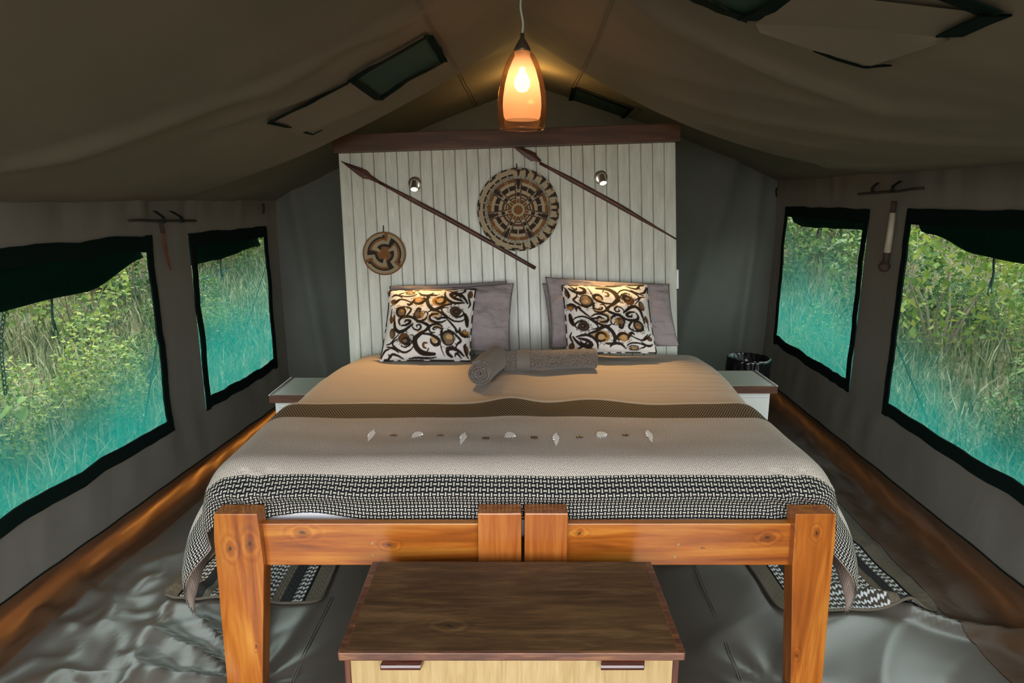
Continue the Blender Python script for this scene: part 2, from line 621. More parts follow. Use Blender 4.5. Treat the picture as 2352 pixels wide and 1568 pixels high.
# glass of the pendant: thin clear amber outer shade and frosted inner shade
g = NT('amber_outer_glass')
fr = g.n('LayerWeight', {'Blend': 0.35}, out=1)
tr = g.n('BsdfTransparent', {'Color': (0.82, 0.66, 0.52)})
gl = g.n('BsdfGlossy', {'Color': (1.0, 0.86, 0.72), 'Roughness': 0.05})
df = g.n('BsdfTranslucent', {'Color': (0.9, 0.45, 0.2)})
mx = g.n('MixShader', {0: 0.06, 1: tr, 2: df})
OGLASS = g.done(g.n('MixShader', {0: g.math('MULTIPLY', fr, 0.42), 1: mx, 2: gl}))
g = NT('frosted_inner_glass')
tl = g.n('BsdfTranslucent', {'Color': (0.92, 0.62, 0.46)})
tr = g.n('BsdfTransparent', {'Color': (1.0, 0.82, 0.6)})
df = g.n('BsdfDiffuse', {'Color': (0.75, 0.55, 0.40)})
mx = g.n('MixShader', {0: 0.4, 1: tl, 2: df})
FROST = g.done(g.n('MixShader', {0: 0.25, 1: mx, 2: tr}))


def m_attr(name, rough=0.8, fine=600, bs=0.15):
    g = NT(name)
    a = g.n('VertexColor', layer_name='Col')
    f = g.noise(g.coord(), fine, 2)
    return g.done(g.pbr(a, rough, 0.2, normal=g.bump(f, bs, 0.002)))


CUSHM = m_attr('swirl_print_cotton', 0.75)
BASKM = m_attr('coiled_basket_fibre', 0.6, 900, 0.3)

# woven throw: UV in metres (across, along)
g = NT('woven_throw')
uv = g.n('UVMap', uv_map='UVMap')
sp = g.n('SeparateXYZ', {0: uv}, out=None)
p, q = sp.outputs[0], sp.outputs[1]
wob = g.math('MULTIPLY', g.math('SUBTRACT', g.noise(uv, 3, 2), 0.5), 0.012)
px = g.math('DIVIDE', p, 0.0120); qx = g.math('DIVIDE', q, 0.0120)
fx = g.math('FRACT', px); fy = g.math('FRACT', qx)
par = g.math('MODULO', g.math('ABSOLUTE', g.math('ADD', g.math('FLOOR', px), g.math('FLOOR', qx))), 2.0)
hb = g.math('LESS_THAN', g.math('ABSOLUTE', g.math('SUBTRACT', fy, 0.5)), 0.19)
vb = g.math('LESS_THAN', g.math('ABSOLUTE', g.math('SUBTRACT', fx, 0.5)), 0.19)
hl = g.math('LESS_THAN', g.math('ABSOLUTE', g.math('SUBTRACT', fx, 0.5)), 0.44)
vl = g.math('LESS_THAN', g.math('ABSOLUTE', g.math('SUBTRACT', fy, 0.5)), 0.44)
bar = g.mix(g.math('GREATER_THAN', par, 0.5), g.math('MULTIPLY', hb, hl), g.math('MULTIPLY', vb, vl))
nse = g.noise(uv, 450, 2)
ivory = g.mix(nse, (0.26, 0.23, 0.185), (0.68, 0.635, 0.54))
band = g.mix(bar, (0.010, 0.011, 0.013), ivory)
tw = g.noise(g.n('Mapping', {'Vector': uv, 'Scale': (1, 0.55, 1), 'Rotation': (0, 0, 0.5)}), 420, 2, 0.6)
ck2 = g.math('MULTIPLY', g.math('SINE', g.math('MULTIPLY', p, 6.283 / 0.0064)), g.math('SINE', g.math('MULTIPLY', q, 6.283 / 0.0110)))
tw2 = g.math('ADD', g.math('MULTIPLY', tw, 0.55), g.math('ADD', g.math('MULTIPLY', ck2, 0.10), 0.225))
taupe = g.ramp(tw2, [(0.34, (0.11, 0.090, 0.077)), (0.49, (0.43, 0.365, 0.315)), (0.63, (0.78, 0.71, 0.64))])
p2 = g.math('DIVIDE', p, 0.0105); q2 = g.math('DIVIDE', q, 0.020)
ck = g.math('MULTIPLY', g.math('SINE', g.math('MULTIPLY', p2, 6.283)), g.math('SINE', g.math('MULTIPLY', q2, 6.283)))
dark = g.ramp(g.math('ADD', g.math('MULTIPLY', ck, 0.5), 0.5), [(0.35, (0.020, 0.016, 0.011)), (0.62, (0.13, 0.095, 0.052)), (0.9, (0.36, 0.29, 0.20))])
pale = g.mix(nse, (0.34, 0.31, 0.28), (0.60, 0.56, 0.52))
qw = g.math('ADD', q, wob)
cc = g.mix(g.math('GREATER_THAN', q, 0.026), pale, dark)
cc = g.mix(g.math('GREATER_THAN', q, 0.195), cc, taupe)
cc = g.mix(g.math('GREATER_THAN', q, 0.662), cc, band)
nb = g.bump(g.math('ADD', g.math('MULTIPLY', tw, 0.5), g.math('MULTIPLY', bar, 0.4)), 0.4, 0.003)
THROW = g.done(g.pbr(cc, 0.9, 0.15, normal=nb))
g = NT('throw_reverse')
uv = g.n('UVMap', uv_map='UVMap')
sp = g.n('SeparateXYZ', {0: uv}, out=None)
st = g.math('SINE', g.math('MULTIPLY', sp.outputs[0], 900.0))
f = g.math('ADD', g.math('MULTIPLY', st, 0.3), g.noise(uv, 300, 2))
THROWB = g.done(g.pbr(g.ramp(f, [(0.3, (0.16, 0.115, 0.09)), (0.7, (0.46, 0.37, 0.31))]), 0.9, 0.1, normal=g.bump(f, 0.4, 0.003)))
APPL = m_plain('white_felt_leaf', (0.90, 0.89, 0.87), 0.8, 0.2, nscale=300)
BTN = m_plain('brown_button', (0.05, 0.022, 0.016), 0.35, 0.5)

# rug: UV across (metres) and along (metres)
g = NT('striped_rug_pile')
uv = g.n('UVMap', uv_map='UVMap')
sp = g.n('SeparateXYZ', {0: uv}, out=None)
a0, l0 = sp.outputs[0], sp.outputs[1]
ax = g.math('ABSOLUTE', a0)
brown = g.mix(g.noise(uv, 300, 2), (0.075, 0.062, 0.045), (0.19, 0.16, 0.118))
black = (0.008, 0.008, 0.009)
char = (0.03, 0.03, 0.031)
wv = g.math('ADD', g.math('MULTIPLY', l0, 2 * math.pi / 0.030), g.math('MULTIPLY', g.math('SINE', g.math('MULTIPLY', a0, 2 * math.pi / 0.024)), 0.9))
bob = g.math('ADD', g.math('MULTIPLY', g.math('SINE', wv), 0.6), g.math('MULTIPLY', g.math('SINE', g.math('MULTIPLY', a0, 2 * math.pi / 0.012)), 0.4))
bobc = g.ramp(g.math('ADD', g.math('MULTIPLY', bob, 0.5), 0.5), [(0.40, (0.06, 0.052, 0.04)), (0.56, (0.16, 0.15, 0.14)), (0.68, (0.62, 0.64, 0.66))])
cc = bobc
for (lim, val) in [(0.118, brown), (0.150, char), (0.196, bobc), (0.238, black), (0.248, brown)]:
    cc = g.mix(g.math('GREATER_THAN', ax, lim), cc, val)
hgt = g.math('ADD', g.math('MULTIPLY', bob, 0.5), g.noise(uv, 300, 2))
RUG = g.done(g.pbr(cc, 0.95, 0.1, normal=g.bump(hgt, 0.6, 0.006)))
RUGE = m_plain('rug_binding', (0.12, 0.10, 0.075), 0.9, 0.1, nscale=400)

def m_leaf(name, c1, c2, c3, tr=0.35):
    g = NT(name)
    r = g.n('NewGeometry', out=8) if False else g.n('NewGeometry', out=None).outputs['Random Per Island']
    col = g.ramp(r, [(0.0, c1), (0.5, c2), (1.0, c3)])
    p = g.pbr(col, 0.5, 0.4)
    t = g.n('BsdfTranslucent', {'Color': col})
    return g.done(g.n('MixShader', {0: tr, 1: p, 2: t}))


LEAF1 = m_leaf('bush_leaves', (0.018, 0.05, 0.010), (0.06, 0.125, 0.022), (0.17, 0.24, 0.05))
LEAF2 = m_leaf('yellow_green_leaves', (0.07, 0.13, 0.02), (0.16, 0.24, 0.035), (0.34, 0.36, 0.07))
GRASS = m_leaf('grass_blades', (0.035, 0.07, 0.015), (0.13, 0.16, 0.05), (0.42, 0.40, 0.25), 0.3)
BARK = m_plain('dry_bark', (0.20, 0.15, 0.11), 0.9, 0.1, nscale=60)
EARTH = m_plain('earth_and_litter', (0.16, 0.13, 0.08), 0.95, 0.1, nscale=14, nstr=0.8, var=0.5)
GUY = m_plain('green_guy_strap', (0.02, 0.09, 0.08), 0.7, 0.3)
CHAINM = m_plain('galvanised_chain', (0.03, 0.045, 0.042), 0.5, 0.4, 0.6)

# ---------------------------------------------------------------- outside ground
def gz(x, y):
    b = max(0.0, abs(x) - 2.7)
    back = max(0.0, y - 6.2)
    return -0.06 + 0.20 * b + 0.010 * b * b + 0.12 * back + 0.10 * noise.noise((x * 0.6, y * 0.6, 0.3)) * min(1, b + back)


mb = MB()
mb.grid(lambda a, b: Vector((-16 + 32 * a, -14 + 30 * b, gz(-16 + 32 * a, -14 + 30 * b))), 80, 76)
struct(obj('ground', mb, EARTH, smooth=True))

# ---------------------------------------------------------------- tent walls
def wrinkle(y, z, ztop, seed):
    top = sst(ztop - 0.30, ztop - 0.05, z)
    w = -0.016 * (1 - abs(noise.noise((y * 8, z * 1.2, seed)))) ** 5 * top
    low = 1 - sst(0.25, 0.6, z)
    w += 0.022 * noise.noise((y * 6 + z * 2.5, z * 1.2, seed + 5)) * low
    w += 0.010 * noise.noise((y * 2.2, z * 1.2, seed + 9))
    return w * sst(0.15, 0.30, z)


def side_wall(name, W, sgn, ztop, wins, ymax, seed):
    ys = set(np.round(np.arange(-0.3, ymax + 0.001, 0.05), 4)); zs = set(np.round(np.linspace(0.065 if sgn > 0 else 0.09, ztop, 36), 4)) | {round(ztop + 0.02, 4)}
    for (ya, yb, za, zb) in wins:
        for q in (ya, yb): ys.add(q)
        for q in (za, zb): zs.add(q)
    ys = sorted(ys); zs = sorted(zs)
    ys[-1] = ymax + 0.01
    v = []
    for z in zs:
        for y in ys:
            edge = min([1.0] + [max(max(ya - y, y - yb, 0), max(za - z, z - zb, 0)) / 0.08 for (ya, yb, za, zb) in wins])
            v.append(Vector((W(y) - sgn * wrinkle(y, z, ztop, seed) * min(1, edge), y, z)))
    f = []
    n = len(ys)
    for j in range(len(zs) - 1):
        for i in range(n - 1):
            cy, cz = (ys[i] + ys[i + 1]) / 2, (zs[j] + zs[j + 1]) / 2
            if any(ya < cy < yb and za < cz < zb for (ya, yb, za, zb) in wins):
                continue
            f.append((j * n + i, j * n + i + 1, (j + 1) * n + i + 1, (j + 1) * n + i))
    m = MB(); m.add(v, f)
    return struct(obj(name, m, CANVAS, smooth=True, recalc=False))


WINL = [(0.85, 3.27, 0.382, 1.385), (3.625, 4.60, 0.378, 1.372)]
WINR = [(0.85, 3.315, 0.462, 1.513), (3.735, 5.06, 0.457, 1.502)]
side_wall('wall_left', WL, 1, 1.555, WINL, 4.82, 1.0)
side_wall('wall_right', WR, -1, 1.70, WINR, 5.30, 4.0)

BL_, BR_ = Vector((WL(4.82), 4.82, 0)), Vector((WR(5.30), 5.30, 0))
def backf(a, b):
    p = BL_.lerp(BR_, a)
    zt = roof(p.x, min(p.y, 5.25)) + 0.01
    z = zt * b
    fold = 0.018 * noise.noise((a * 9 + (1 - b) * 1.5, b * 1.2, 2.2)) + 0.06 * math.exp(-((a - 0.96 + 0.03 * (1 - b)) / 0.012) ** 2) * (1 - b) ** 0.3 \
        + 0.05 * math.exp(-((a - 0.035 - 0.05 * (1 - b)) / 0.014) ** 2) + 0.05 * math.exp(-((a - 0.90 + 0.12 * (1 - b)) / 0.02) ** 2)
    fold *= sst(0, 0.02, a) * (1 - sst(0.98, 1, a))
    return Vector((p.x + (a - 0.5) * 0.02, p.y - fold, z))
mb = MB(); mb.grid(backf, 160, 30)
struct(obj('wall_back', mb, CANVAS_SHADED, smooth=True))

# entrance wall behind the camera with its wide open doorway
YF0 = -0.3
mb = MB()
def fwall(x0, x1, z0, z1f, n=8):
    for i in range(n):
        a, b = x0 + (x1 - x0) * i / n, x0 + (x1 - x0) * (i + 1) / n
        mb.add([(a, YF0, z0), (b, YF0, z0), (b, YF0, z1f(b)), (a, YF0, z1f(a))], [(0, 1, 2, 3)])
DX0, DX1, DZ = -1.78, 1.50, 2.30
fwall(WL(YF0), DX0, 0, lambda x: roof(x, YF0) + 0.01)
fwall(DX1, WR(YF0), 0, lambda x: roof(x, YF0) + 0.01)
for i in range(20):
    xa, xb = DX0 + (DX1 - DX0) * i / 20, DX0 + (DX1 - DX0) * (i + 1) / 20
    za, zb = roof(xa, YF0) + 0.01, roof(xb, YF0) + 0.01
    mb.add([(xa, YF0, za - 0.12), (xb, YF0, zb - 0.12), (xb, YF0, zb), (xa, YF0, za)], [(0, 1, 2, 3)])
struct(obj('wall_front', mb, CANVAS))

# roof
def rooff(a, b):
    y = YF0 - 0.02 + b * (5.36 - YF0)
    x = WL(y) - 0.10 + a * (WR(y) - WL(y) + 0.20)
    z = roof(min(max(x, WL(y)), WR(y)), y) - 0.25 * max(0, WL(y) - x, x - WR(y))
    s = abs(x - 0.05) / 1.9
    z += 0.004 * noise.noise((x * 2.0, y * 9.0 + x * 3, 1.0)) * s + 0.004 * noise.noise((x * 1.5, y * 3, 5.0))
    return Vector((x, y, z))
mb = MB(); mb.grid(rooff, 120, 150)
struct(obj('ceiling', mb, ROOFC, smooth=True, recalc=False))

# stitched seams on the roof
for i, path in enumerate([[(955, 0), (985, 55), (1015, 105), (1045, 155), (1078, 215), (1105, 268)], [(1402, 0), (1385, 45), (1365, 95), (1345, 140), (1318, 190), (1280, 262)]]):
    mb = MB()
    for off in (0, 7):
        pts = []
        for k in range(len(path) - 1):
            for t in (0, 0.34, 0.67):
                pts.append(onroof(path[k][0] * (1 - t) + path[k + 1][0] * t + off, path[k][1] * (1 - t) + path[k + 1][1] * t, 0.004))
        mb.tube(pts, 0.0012, 5)
    struct(obj('trim_%d' % (i + 1), mb, ROOFC, smooth=True), 'double stitched seam running down the canvas roof')

# ---------------------------------------------------------------- side windows
def window(idx, W, sgn, rect, label, flapdrop, cord, scr, seed):
    ya, yb, za, zb = rect
    e = structE('window_%d' % idx, (W((ya + yb) / 2), (ya + yb) / 2, za), label)
    def P(y, z, off):
        return Vector((W(y) + sgn * off, y, z))
    wv = lambda t, k: 0.020 * noise.noise((t * 4.5, k, seed)) + 0.006 * noise.noise((t * 16, k + 3, seed))
    w = 0.045
    mb = MB()
    N = 40
    def strip(fn, n=N, m=2):
        mb.grid(fn, n, m)
        mb.grid(lambda a, b: fn(a, b) - Vector((sgn * 0.008, 0, 0)), n, m)
        for b in (0, 1):
            mb.grid(lambda a, t: fn(a, b) - Vector((sgn * 0.008 * t, 0, 0)), n, 1)
    strip(lambda a, b: P(ya + (yb - ya) * a, za - 0.010 + (w + 0.022) * b + wv(ya + (yb - ya) * a, 1), 0.012))
    strip(lambda a, b: P(ya + (yb - ya) * a, zb + 0.012 - (w + 0.030) * b + wv(ya + (yb - ya) * a, 2) * 0.5, 0.012))
    strip(lambda a, b: P(ya - 0.006 + w * b + wv(za + (zb - za) * a, 3), za - 0.01 + (zb - za + 0.02) * a, 0.014))
    strip(lambda a, b: P(yb + 0.006 - w * b + wv(za + (zb - za) * a, 4), za - 0.01 + (zb - za + 0.02) * a, 0.014))
    obj('binding', mb, TRIM, e, smooth=False)
    mb = MB()
    mb.grid(lambda a, b: P(ya + 0.004 + (yb - ya - 0.008) * a, za + (zb - za) * b, -0.004 + 0.006 * noise.noise((a * 4, b * 3, seed))), 30, 16)
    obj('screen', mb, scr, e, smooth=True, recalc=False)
    mb = MB()
    def flap(off):
        return lambda a, b: P(ya + 0.01 + (yb - ya - 0.02) * a, zb - 0.01 - (flapdrop(a) + 0.007 * noise.noise((a * 9, 0, seed))) * b, off - 0.028 - 0.02 * math.sin(b * 3.1) - 0.008 * noise.noise((a * 6, b * 2, seed)))
    mb.grid(flap(0), 40, 8)
    mb.grid(flap(-0.004), 40, 8)
    obj('rolled_flap', mb, DFLAP, e, smooth=True, recalc=False)
    yc, zt, zl = cord
    mb = MB()
    mb.tube([P(yc, zt - (zt - zl) * t, -0.075 + 0.004 * math.sin(t * 7)) for t in np.linspace(0, 1, 8)], [0.005] * 6 + [0.007, 0.007], 6)
    c = obj('toggle_cord', mb, STRAP, e, smooth=True)
    mb = MB()
    mb.tube([P(yc + 0.012 * math.sin(t), zl - 0.016 - 0.018 * math.cos(t), -0.075) for t in np.linspace(0, 5.2, 12)], 0.0025, 5)
    obj('hook', mb, DARKM, c, smooth=True)
    return e


def pl(pts):
    def f(a):
        for (a0, d0), (a1, d1) in zip(pts, pts[1:]):
            if a <= a1:
                t = (a - a0) / (a1 - a0); t = t * t * (3 - 2 * t)
                return d0 + (d1 - d0) * t
        return pts[-1][1]
    return f


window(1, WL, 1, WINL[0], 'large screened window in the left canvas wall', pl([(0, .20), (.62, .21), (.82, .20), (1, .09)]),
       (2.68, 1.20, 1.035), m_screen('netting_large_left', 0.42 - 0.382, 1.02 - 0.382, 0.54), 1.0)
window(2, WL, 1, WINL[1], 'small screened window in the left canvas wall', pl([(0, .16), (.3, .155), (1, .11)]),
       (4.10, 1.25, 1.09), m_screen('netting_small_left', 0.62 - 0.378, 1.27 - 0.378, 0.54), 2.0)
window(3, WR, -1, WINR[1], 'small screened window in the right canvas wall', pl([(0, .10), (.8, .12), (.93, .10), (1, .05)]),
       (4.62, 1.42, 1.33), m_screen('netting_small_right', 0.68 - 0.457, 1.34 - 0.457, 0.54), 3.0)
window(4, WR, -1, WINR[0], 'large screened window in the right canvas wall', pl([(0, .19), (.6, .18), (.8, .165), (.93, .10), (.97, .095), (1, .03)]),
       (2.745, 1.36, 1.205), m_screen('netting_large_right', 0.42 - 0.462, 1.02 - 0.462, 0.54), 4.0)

# ---------------------------------------------------------------- roof vents
def quad_roof(mb, q, nu, nv, drop, flip=False):
    (a, b, c, d) = q
    def fn(s, t):
        x = (a[0] * (1 - s) + b[0] * s) * (1 - t) + (d[0] * (1 - s) + c[0] * s) * t
        y = (a[1] * (1 - s) + b[1] * s) * (1 - t) + (d[1] * (1 - s) + c[1] * s) * t
        return onroof(x, y, drop)
    mb.grid(fn, nu, nv)


def ribbon_roof(mb, pts, w, drop, jit=0.0):
    P = []
    for k in range(len(pts) - 1):
        for t in (0, 0.25, 0.5, 0.75):
            P.append((pts[k][0] * (1 - t) + pts[k + 1][0] * t, pts[k][1] * (1 - t) + pts[k + 1][1] * t))
    P.append(pts[-1])
    P3 = [onroof(x, y, drop) for x, y in P]
    top = []; bot = []
    for i, p in enumerate(P3):
        t = (P3[min(i + 1, len(P3) - 1)] - P3[max(i - 1, 0)]).normalized()
        sd = t.cross(Vector((0, 0, 1))).normalized()
        ww = w if not isinstance(w, (list, tuple)) else w[0] + (w[1] - w[0]) * i / (len(P3) - 1)
        k = ww / 2 + jit * noise.noise((i * 0.9, 1, 1))
        top.append(p + sd * k); bot.append(p - sd * k)
    n = len(P3)
    lift = Vector((0, 0, 0.004))
    v = top + bot + [q + lift for q in top] + [q + lift for q in bot]
    f = []
    for i in range(n - 1):
        f += [(i, i + 1, n + i + 1, n + i), (2 * n + i, 3 * n + i, 3 * n + i + 1, 2 * n + i + 1), (i, 2 * n + i, 2 * n + i + 1, i + 1), (n + i, n + i + 1, 3 * n + i + 1, 3 * n + i)]
    mb.add(v, f)


def vent(idx, net, border, bw, label, flap=None, strips=(), ec=(0, 0)):
    p = onroof(*ec)
    e = structE('window_%d' % idx, p, label)
    mb = MB(); quad_roof(mb, net, 14, 8, 0.010); obj('netting', mb, VENTM, e, smooth=True)
    mb = MB()
    for seg in border:
        ribbon_roof(mb, seg, bw, 0.020, 0.006)
    obj('binding', mb, TRIM, e)
    if flap:
        mb = MB(); quad_roof(mb, flap, 16, 10, 0.013); fl = obj('flap', mb, FLAPC, e, smooth=True)
        for (pts, w) in strips:
            mb = MB(); ribbon_roof(mb, pts, w, 0.018); obj('fastening_strip', mb, TRIM, fl)
    return e


vent(5, ((812, 186), (985, 86), (1016, 140), (872, 228)), [((808, 186), (850, 158), (900, 133), (985, 84)), ((985, 84), (1003, 112), (1020, 143)), ((1020, 143), (980, 165), (930, 190), (872, 230)), ((872, 230), (842, 208), (808, 186))], 0.034,
     'green netted vent in the left roof slope with open flap', ((622, 284), (805, 190), (868, 236), (690, 312)),
     [(((618, 283), (660, 262), (704, 243)), 0.022), (((622, 284), (662, 294)), 0.03), (((700, 305), (718, 310), (740, 300)), [0.02, 0.006]), (((704, 243), (760, 214), (800, 193)), [0.010, 0.006])], (900, 165))
vent(6, ((1560, -40), (1715, 45), (1800, -10), (1650, -90)), [((1560, -25), (1600, 0), (1660, 28), (1715, 48)), ((1715, 48), (1765, 28), (1810, -8))], 0.05,
     'green netted vent in the right roof slope beside a hanging flap', ((1735, 55), (1830, -20), (2262, 30), (2180, 88)),
     [(((2160, -10), (2210, 8), (2285, 38)), 0.04), (((2290, 38), (2240, 58), (2180, 86)), 0.05), (((1868, 118), (1920, 138), (1985, 157), (2038, 152)), [0.008, 0.024])], (1700, 20))
# the sagging lower half of that flap
mb = MB()
fl_top = [(1735, 55), (1880, 60), (2030, 72), (2180, 88)]
fl_bot = [(1745, 75), (1868, 116), (2000, 152), (2182, 92)]
def fsag(s, t):
    k = s * 3; i = min(2, int(k)); r = k - i
    a = (fl_top[i][0] * (1 - r) + fl_top[i + 1][0] * r, fl_top[i][1] * (1 - r) + fl_top[i + 1][1] * r)
    b = (fl_bot[i][0] * (1 - r) + fl_bot[i + 1][0] * r, fl_bot[i][1] * (1 - r) + fl_bot[i + 1][1] * r)
    return onroof(a[0] * (1 - t) + b[0] * t, a[1] * (1 - t) + b[1] * t, 0.013 + 0.012 * t)
mb.grid(fsag, 18, 5)
obj('flap', mb, FLAPC, bpy.data.objects['window_6'], smooth=True)
vent(7, ((1322, 205), (1442, 252), (1416, 284), (1312, 234)), [((1318, 203), (1310, 234)), ((1310, 234), (1360, 262), (1418, 286)), ((1418, 286), (1450, 250)), ((1318, 203), (1380, 226), (1450, 250))], 0.03,
     'small dark netted vent in the right roof slope behind the beam', None, (), (1370, 240))

# ---------------------------------------------------------------- floor
def fz(x, y):
    m = sst(0.7, 1.4, -x + 0.0) * (1 - sst(2.35, 2.9, y))
    z = 0.0
    w = noise.noise((x * 4.2 + y * 2.2, y * 3.0 - x * 1.0, 0.4))
    z += m * 0.026 * (1 - abs(w)) ** 5
    w = noise.noise((x * 9 + y * 4, y * 6 - x * 3, 3.4))
    z += m * 0.014 * (1 - abs(w)) ** 3
    r = math.hypot(x + 0.84, y - 1.86)
    a = math.atan2(y - 1.86, x + 0.84)
    z += 0.030 * sst(0.02, 0.16, r) * (1 - sst(0.45, 0.95, r)) * sst(-0.74, -0.95, x) * (1 - abs(noise.noise((a * 2.6 + 0.5 * r, r * 1.1, 4.2)))) ** 5 if x < -0.7 else 0.0
    z += 0.012 * math.exp(-(r / 0.22) ** 2) * (0.5 + 0.5 * math.sin(a * 9 + 0.7))
    r = math.hypot(x - 0.86, y - 1.86)
    a = math.atan2(y - 1.86, x - 0.86)
    z += 0.008 * math.exp(-(r / 0.25) ** 2) * (0.5 + 0.5 * math.sin(a * 8 + 0.7))
    mr = sst(0.3, 0.8, x) * (1 - sst(2.6, 3.2, y))
    z += mr * 0.014 * (1 - abs(noise.noise((x * 3 - y * 2.5, y * 2 + x, 7)))) ** 3
    # long fold on the right
    ax, ay, bx, by = 1.40, 2.33, 2.1, 1.86
    dx, dy = bx - ax, by - ay; L = math.hypot(dx, dy)
    t = ((x - ax) * dx + (y - ay) * dy) / (L * L); d = ((x - ax) * dy - (y - ay) * dx) / L
    z += 0.038 * math.exp(-(d / 0.032) ** 2) * sst(-0.35, 0.1, t)
    return z
mb = MB()
def floorf(a, b):
    y = 1.0 + 4.3 * b
    x = WL(y) + (WR(y) - WL(y)) * a
    return Vector((x, y, fz(x, y)))
mb.grid(floorf, 190, 200)
mb.grid(lambda a, b: Vector((WL(-1 + 2 * b) + (WR(0) - WL(0)) * a, -1 + 2 * b, fz(WL(-1 + 2 * b) + (WR(0) - WL(0)) * a, 1.0) * b)), 190, 4)
struct(obj('floor', mb, FLOOR, smooth=True))
# stitched seams in the floor sheet
for i, path in enumerate([[(668, 1568), (700, 1490), (735, 1420), (760, 1370)], [(1700, 1568), (1665, 1480), (1635, 1400), (1590, 1300)]]):
    mb = MB()
    for off in (0, 6):
        mb.tube([(lambda p: Vector((p.x, p.y, fz(p.x, p.y) + 0.001)))(atZ(u + off, v, 0.004)) for u, v in path], 0.0016, 5)
    struct(obj('trim_%d' % (i + 3), mb, FLOOR, smooth=True), 'stitched seam across the groundsheet')

# brown upstand of the groundsheet along the walls
def upstand(name, W, sgn, h0, h1, y1, seed, wid):
    mb = MB()
    prof = [(0.006, 1.0), (0.012, 0.72), (0.03, 0.42), (0.08, 0.18), (0.16, 0.06), (0.26, 0.025), (0.28, -0.06)]
    def fn(a, b):
        y = -0.9 + (y1 + 0.9) * a
        h = h0 + (h1 - h0) * a
        k = b * 5; i = min(4, int(k)); t = k - i
        o = (prof[i][0] * (1 - t) + prof[i + 1][0] * t) * wid
        z = (prof[i][1] * (1 - t) + prof[i + 1][1] * t) * h
        mid = math.sin(min(1, b) * math.pi)
        wr = 0.016 * noise.noise((y * 6 + b * 2, b * 3, seed)) * mid + 0.010 * noise.noise((y * 9 + b * 3, b * 2, seed)) * mid
        x = W(y) + sgn * (o + wr * 0.6)
        zz = fz(x, max(1.0, y)) * sst(0.1, 0.5, b) + z + wr * 0.8 * (1 - sst(0.6, 0.95, b)) + 0.003 * (1 - b)
        return Vector((x, y, zz + (0.006 * noise.noise((y * 5, 0, seed)) if b < 0.05 else 0)))
    mb.grid(fn, 150, 20)
    tb = MB(); tb.tube([fn(t, 0.0) + Vector((sgn * 0.002, 0, 0.001)) for t in np.linspace(0.12, 1, 140)], 0.0035, 5)
    struct(obj('trim_5' if sgn > 0 else 'trim_6', tb, TRIM, smooth=True), 'dark seam where the canvas wall meets the groundsheet edge')
    return struct(obj(name, mb, UPSTL if sgn > 0 else UPSTR, smooth=True))
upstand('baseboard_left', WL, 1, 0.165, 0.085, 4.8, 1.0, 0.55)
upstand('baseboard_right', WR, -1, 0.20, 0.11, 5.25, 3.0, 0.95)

# ---------------------------------------------------------------- headboard, beam and what hangs there
a0, _ = hab(onH(803, 815)); a1, _ = hab(onH(1556.5, 800))
_, btop = hab(onH(1165, 340))
hb_e = thing('headboard', 'tall whitewashed headboard of vertical tongue-and-groove boards behind the bed', 'headboard', (H0.x, H0.y, 0.0))
NB = 29
bw = (a1 - a0) / NB
bbot = -0.68
for i in range(NB):
    x0, x1 = a0 + i * bw + 0.0009, a0 + (i + 1) * bw - 0.0009
    j = random.uniform(-0.0012, 0.0012)
    mb = MB()
    c = 0.0035
    prof = [(x0, -0.012), (x0, -0.004 + j), (x0 + c, j), (x1 - c, j), (x1, -0.004 + j), (x1, -0.012)]
    mb.prism([hp(px_, bbot, of) for px_, of in prof], HB * (btop - bbot))
    obj('plank', mb, BOARD, hb_e)
mb = MB()
mb.hexa([hp(a0 + .004, bbot, -0.030), hp(a1 - .004, bbot, -0.030), hp(a1 - .004, bbot, -0.013), hp(a0 + .004, bbot, -0.013), hp(a0 + .004, btop, -0.030), hp(a1 - .004, btop, -0.030), hp(a1 - .004, btop, -0.013), hp(a0 + .004, btop, -0.013)])
obj('backing_panel', mb, BACKER, hb_e)
ba0, _ = hab(onH(767, 340)); ba1, _ = hab(onH(1561, 310))
bh = 0.100
mb = MB()
mb.hexa([hp(ba0, btop, -0.05), hp(ba1, btop, -0.05), hp(ba1, btop, 0.03), hp(ba0, btop, 0.03), hp(ba0, btop + bh, -0.05), hp(ba1, btop + bh, -0.05), hp(ba1, btop + bh, 0.03), hp(ba0, btop + bh, 0.03)])
bo = obj('beam', mb, BEAM, None, bevel=0.004)
tag(bo, 'dark brown wooden beam lying along the top of the headboard', 'beam')

# light switch plate on the right edge of the headboard
mb = MB()
sa, sb = hab(onH(1557, 641))
mb.hexa([hp(a1 - 0.004, sb - .055, -0.028), hp(a1 + 0.009, sb - .055, -0.028), hp(a1 + 0.009, sb - .055, 0.004), hp(a1 - 0.004, sb - .055, 0.004), hp(a1 - 0.004, sb + .055, -0.028), hp(a1 + 0.009, sb + .055, -0.028), hp(a1 + 0.009, sb + .055, 0.004), hp(a1 - 0.004, sb + .055, 0.004)])
tag(obj('switch_plate', mb, WPLAST, bevel=0.003), 'white plastic switch plate on the right edge of the headboard', 'switch')

